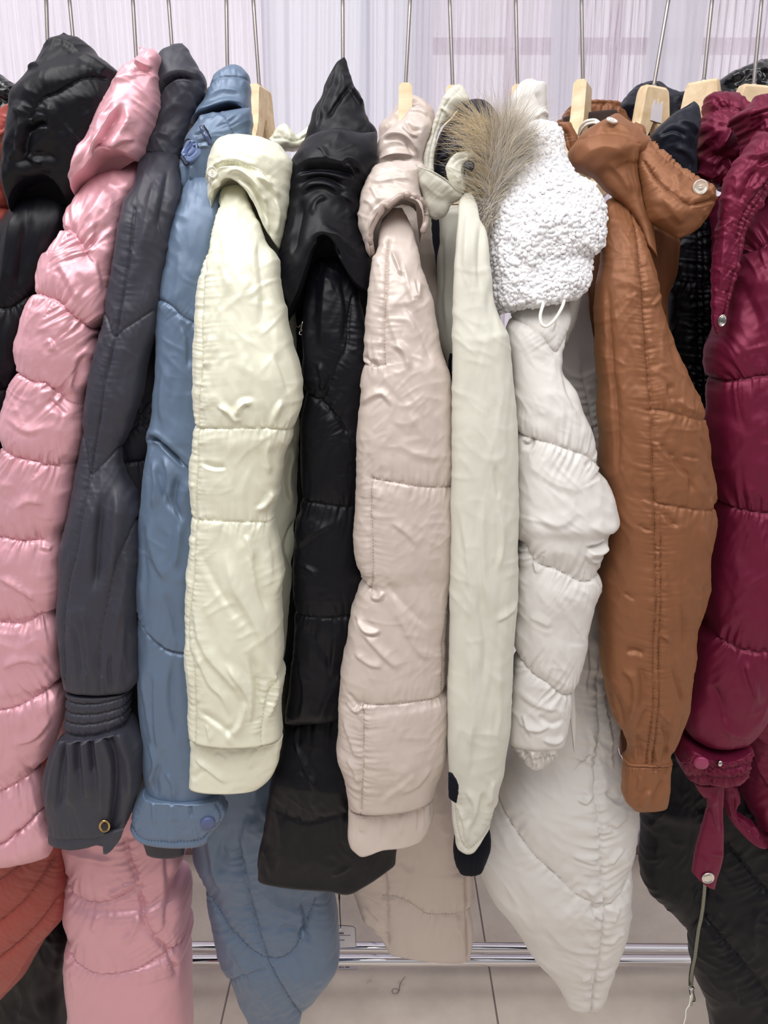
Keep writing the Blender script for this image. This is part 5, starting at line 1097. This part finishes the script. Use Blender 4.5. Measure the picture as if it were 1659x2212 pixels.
piece('belt_tail', c, M['maroon'], 1.035, '1498,1692 1505,1713 1522,1736 1523,1770 1512,1805 1504,1841 1499,1870 1495,1890', '1560,1690 1562,1712 1561,1740 1561,1775 1560,1810 1561,1851 1554,1880 1541,1923', B='1495,1890 1516,1908 1541,1923', D=.012, rt=6, rb=2, mode='s', res=2.2, key='t15',
      folds=[('1530,1710 1536,1760 1546,1800', 5, 7), ('1546,1700 1552,1750 1550,1800', -4, 6), ('1504,1844 1516,1862 1520,1880', 3, 4), ('1528,1844 1550,1846 1560,1850', 3, 4), ('1520,1720 1526,1760', -4, 6)], wr=[(2.5, 24, 30, 10, 4)])
snap('t15', c, 1521, 1892, 10, M['silver'], M['silver'], name='metal_snap', label='round silver snap near the strap tip')
piece('hood_back', c, M['maroon'], 1.16, '1576,197 1548,198 1533,205 1524,230 1506,258 1504,275 1509,292 1506,350 1496,376', '1590,197 1608,222 1630,260 1640,300 1640,360 1620,400 1545,405', D=.06, rt=12, rb=8, mode='s', res=2.4, puff=4, pw=16,
      seams=[dict(p='1512,250 1530,236 1550,232 1575,238 1590,246', w=14, pk=4)],
      folds=[('1556,268 1548,296 1534,330', 8, 8), ('1540,280 1520,310 1510,325', -5, 8), ('1590,210 1600,230 1606,244', 5, 6), ('1566,290 1584,280 1600,270', 5, 5), ('1560,300 1590,292 1606,284', -5, 4), ('1510,345 1530,340 1540,360 1530,372', -11, 14), ('1556,360 1570,352 1580,366', -11, 12), ('1596,300 1600,330 1596,350', 6, 6), ('1570,266 1574,276', -6, 5)], wr=[(5, 26, 26, 30, 7), (4, 24, 24, 20, 3, 'ridge')])
piece('collar', c, M['maroon'], 1.06, '1644,202 1620,222 1600,236 1590,243 1598,256 1612,300 1606,340 1580,400 1560,420', '1660,200 1740,220 1760,300 1740,360 1700,420', D=.06, rt=10, mode='s', res=2.4, folds=[('1594,246 1620,240 1659,230', 5, 5), ('1610,236 1640,222 1659,214', -5, 6), ('1630,256 1632,280 1624,300', 6, 5), ('1620,250 1618,290', -4, 5), ('1640,262 1648,300', -5, 6), ('1620,330 1650,310 1680,310', 5, 10)], wr=[(5, 24, 30, 30, 7), (4, 22, 22, 0, 3, 'ridge')], puff=3, pucker=3)
piece('placket', c, M['maroon'], [(0, .99), (1, .985)], '1640,280 1610,320 1588,352 1570,390 1560,440 1550,500 1544,560 1541,640 1538,700 1546,720', '1720,300 1710,360 1660,400 1640,440 1615,486 1602,530 1597,570 1586,605 1573,661 1563,705 1552,722', D=.03, rt=16, rb=10, mode='s', res=2.4, key='k15', puff=5, pw=14, pucker=3.5, lam=9, plen=16,
      seams=[dict(p='1660,390 1630,430 1606,478 1592,525 1588,565 1577,603 1564,660 1556,700', w=9, pk=2.5), dict(p='1650,378 1620,420 1594,470 1582,520', w=9, pk=2.5)],
      folds=[('1600,420 1626,400 1650,370', 6, 6), ('1586,440 1600,400 1620,360', -5, 7), ('1600,340 1640,336 1659,330', 6, 7), ('1620,360 1645,344', -6, 6), ('1560,470 1554,560 1548,640', 4, 8)], wr=[(4, 24, 34, 30, 7), (4, 20, 30, 20, 3, 'ridge')])
snap('k15', c, 1554, 692, 10, M['silver'], M['silver'], name='rhinestone_snap', squash=.7, label='sparkling silver snap on the placket')

# ================================================================ small things
tg = thing('price_tag', tuple(P1(748, 2045, 1.28)), 'small white price tag hanging on a black cord over the base rail', 'tag')
def card(p0, p1, p2, p3, th, rnd=.0):
    q = [Vector(p) for p in (p0, p1, p2, p3)]
    return q
TY = 1.275
cr = pts('722,2000 724,1999 762,2001 767,2003 768,2008 769,2046 728,2048 724,2030')
fr_ = [tuple(P(x, y, TY)) for x, y in cr]; bk = [(x, y + .0012, z) for x, y, z in fr_]; m_ = len(fr_)
mesh_object('card', fr_ + bk, [tuple(range(m_)), tuple(range(m_, 2 * m_))[::-1]] + [(i, (i + 1) % m_, m_ + (i + 1) % m_, m_ + i) for i in range(m_)], M['paper'], tg, smooth=False)
ed = [tuple(P(x, y, TY)) for x, y in pts('722,1999 740,1999 762,2001 767,2004 768,2010 769,2044')]
v, f = tube(ed, .0006, 6); mesh_object('dark_edge', v, f, plain('tag_edge', (70, 40, 40), .6), tg)
def dashes(rows):
    out = []
    for (x0, x1, y, h, step, duty) in rows:
        x = x0
        while x < x1:
            w = min(step * duty, x1 - x)
            a_, b__ = P(x, y, TY - .0004), P(x + w, y + h, TY - .0004)
            out.append(box(a_[0], b__[0], TY - .0005, TY, b__[2], a_[2])); x += step
    return merge(*out)
v, f = dashes([(727, 743, 2014.6, 3.2, 3.2, .82), (727, 757, 2020, 1.2, 1.8, .7), (727, 734, 2025, 2.6, 3.4, .8), (728, 744, 2030, 1.8, 2.4, .75)])
mesh_object('printed_text', v, f, M['ink'], tg, smooth=False)
v, f = merge(tube([tuple(P(x, y, TY)) for x, y in ((732.5, 1890), (732.5, 1922))], .0009, 6), tube(smooth_path([P(x, y, TY) for x, y in ((732.5, 1918), (732.5, 1926), (733, 1940), (733.5, 1952))], 5), [.0008] * 4 + [.0018] * 8 + [.0012] * 4, 8),
             tube([tuple(P(x, y, TY)) for x, y in ((733.5, 1950), (734.5, 1975), (736, 2003))], .0010, 6))
mesh_object('cord', v, f, M['blackcord'], tg)
v, f = lathe([(.0022, 0), (.0022, .0006), (.0012, .0006)], tuple(P(735, 2007, TY - .0006)), (0, -1, 0), 16)
mesh_object('eyelet', v, f, M['silver'], tg)
# printed slip lying on the floor under the rail
fl = lambda x, y, z=.0015: (lambda d: tuple(CAM + d * ((z - CAM[2]) / d[2])))(P(x, y, 1.0) - CAM)
a0, a1 = fl(731, 2083), fl(771, 2093)
slip = mesh_object('paper_slip', *box(a0[0], a1[0], a1[1], a0[1], .0003, .0012), M['paper'], smooth=False)
tag(slip, 'small white printed slip on the floor under the base rail', 'paper')
bars = []
for x0, w in ((733, 4), (738.5, 1.5), (741.5, 1.2), (746, 9)):
    p0, p1 = fl(x0, 2083.5), fl(x0 + w, 2090); bars.append(box(p0[0], p1[0], p1[1], p0[1], .0012, .0016))
v, f = merge(*bars); pr = mesh_object('printed_bars', v, f, M['ink'], slip, smooth=False)
wr_ = [fl(x, y, .003) for x, y in ((875, 2110), (868, 2118), (864, 2126), (862, 2140), (858, 2145), (850, 2146), (847, 2141), (850, 2136), (858, 2136), (861, 2141), (858, 2146))]
v, f = tube(smooth_path(wr_, 6), .0009, 6)
wo = mesh_object('wire_scrap', v, f, M['metal']); tag(wo, 'thin bent wire with a loop lying on the floor', 'wire')
print('objects', len(bpy.data.objects), 'verts', sum(len(o.data.vertices) for o in bpy.data.objects if o.type == 'MESH'))
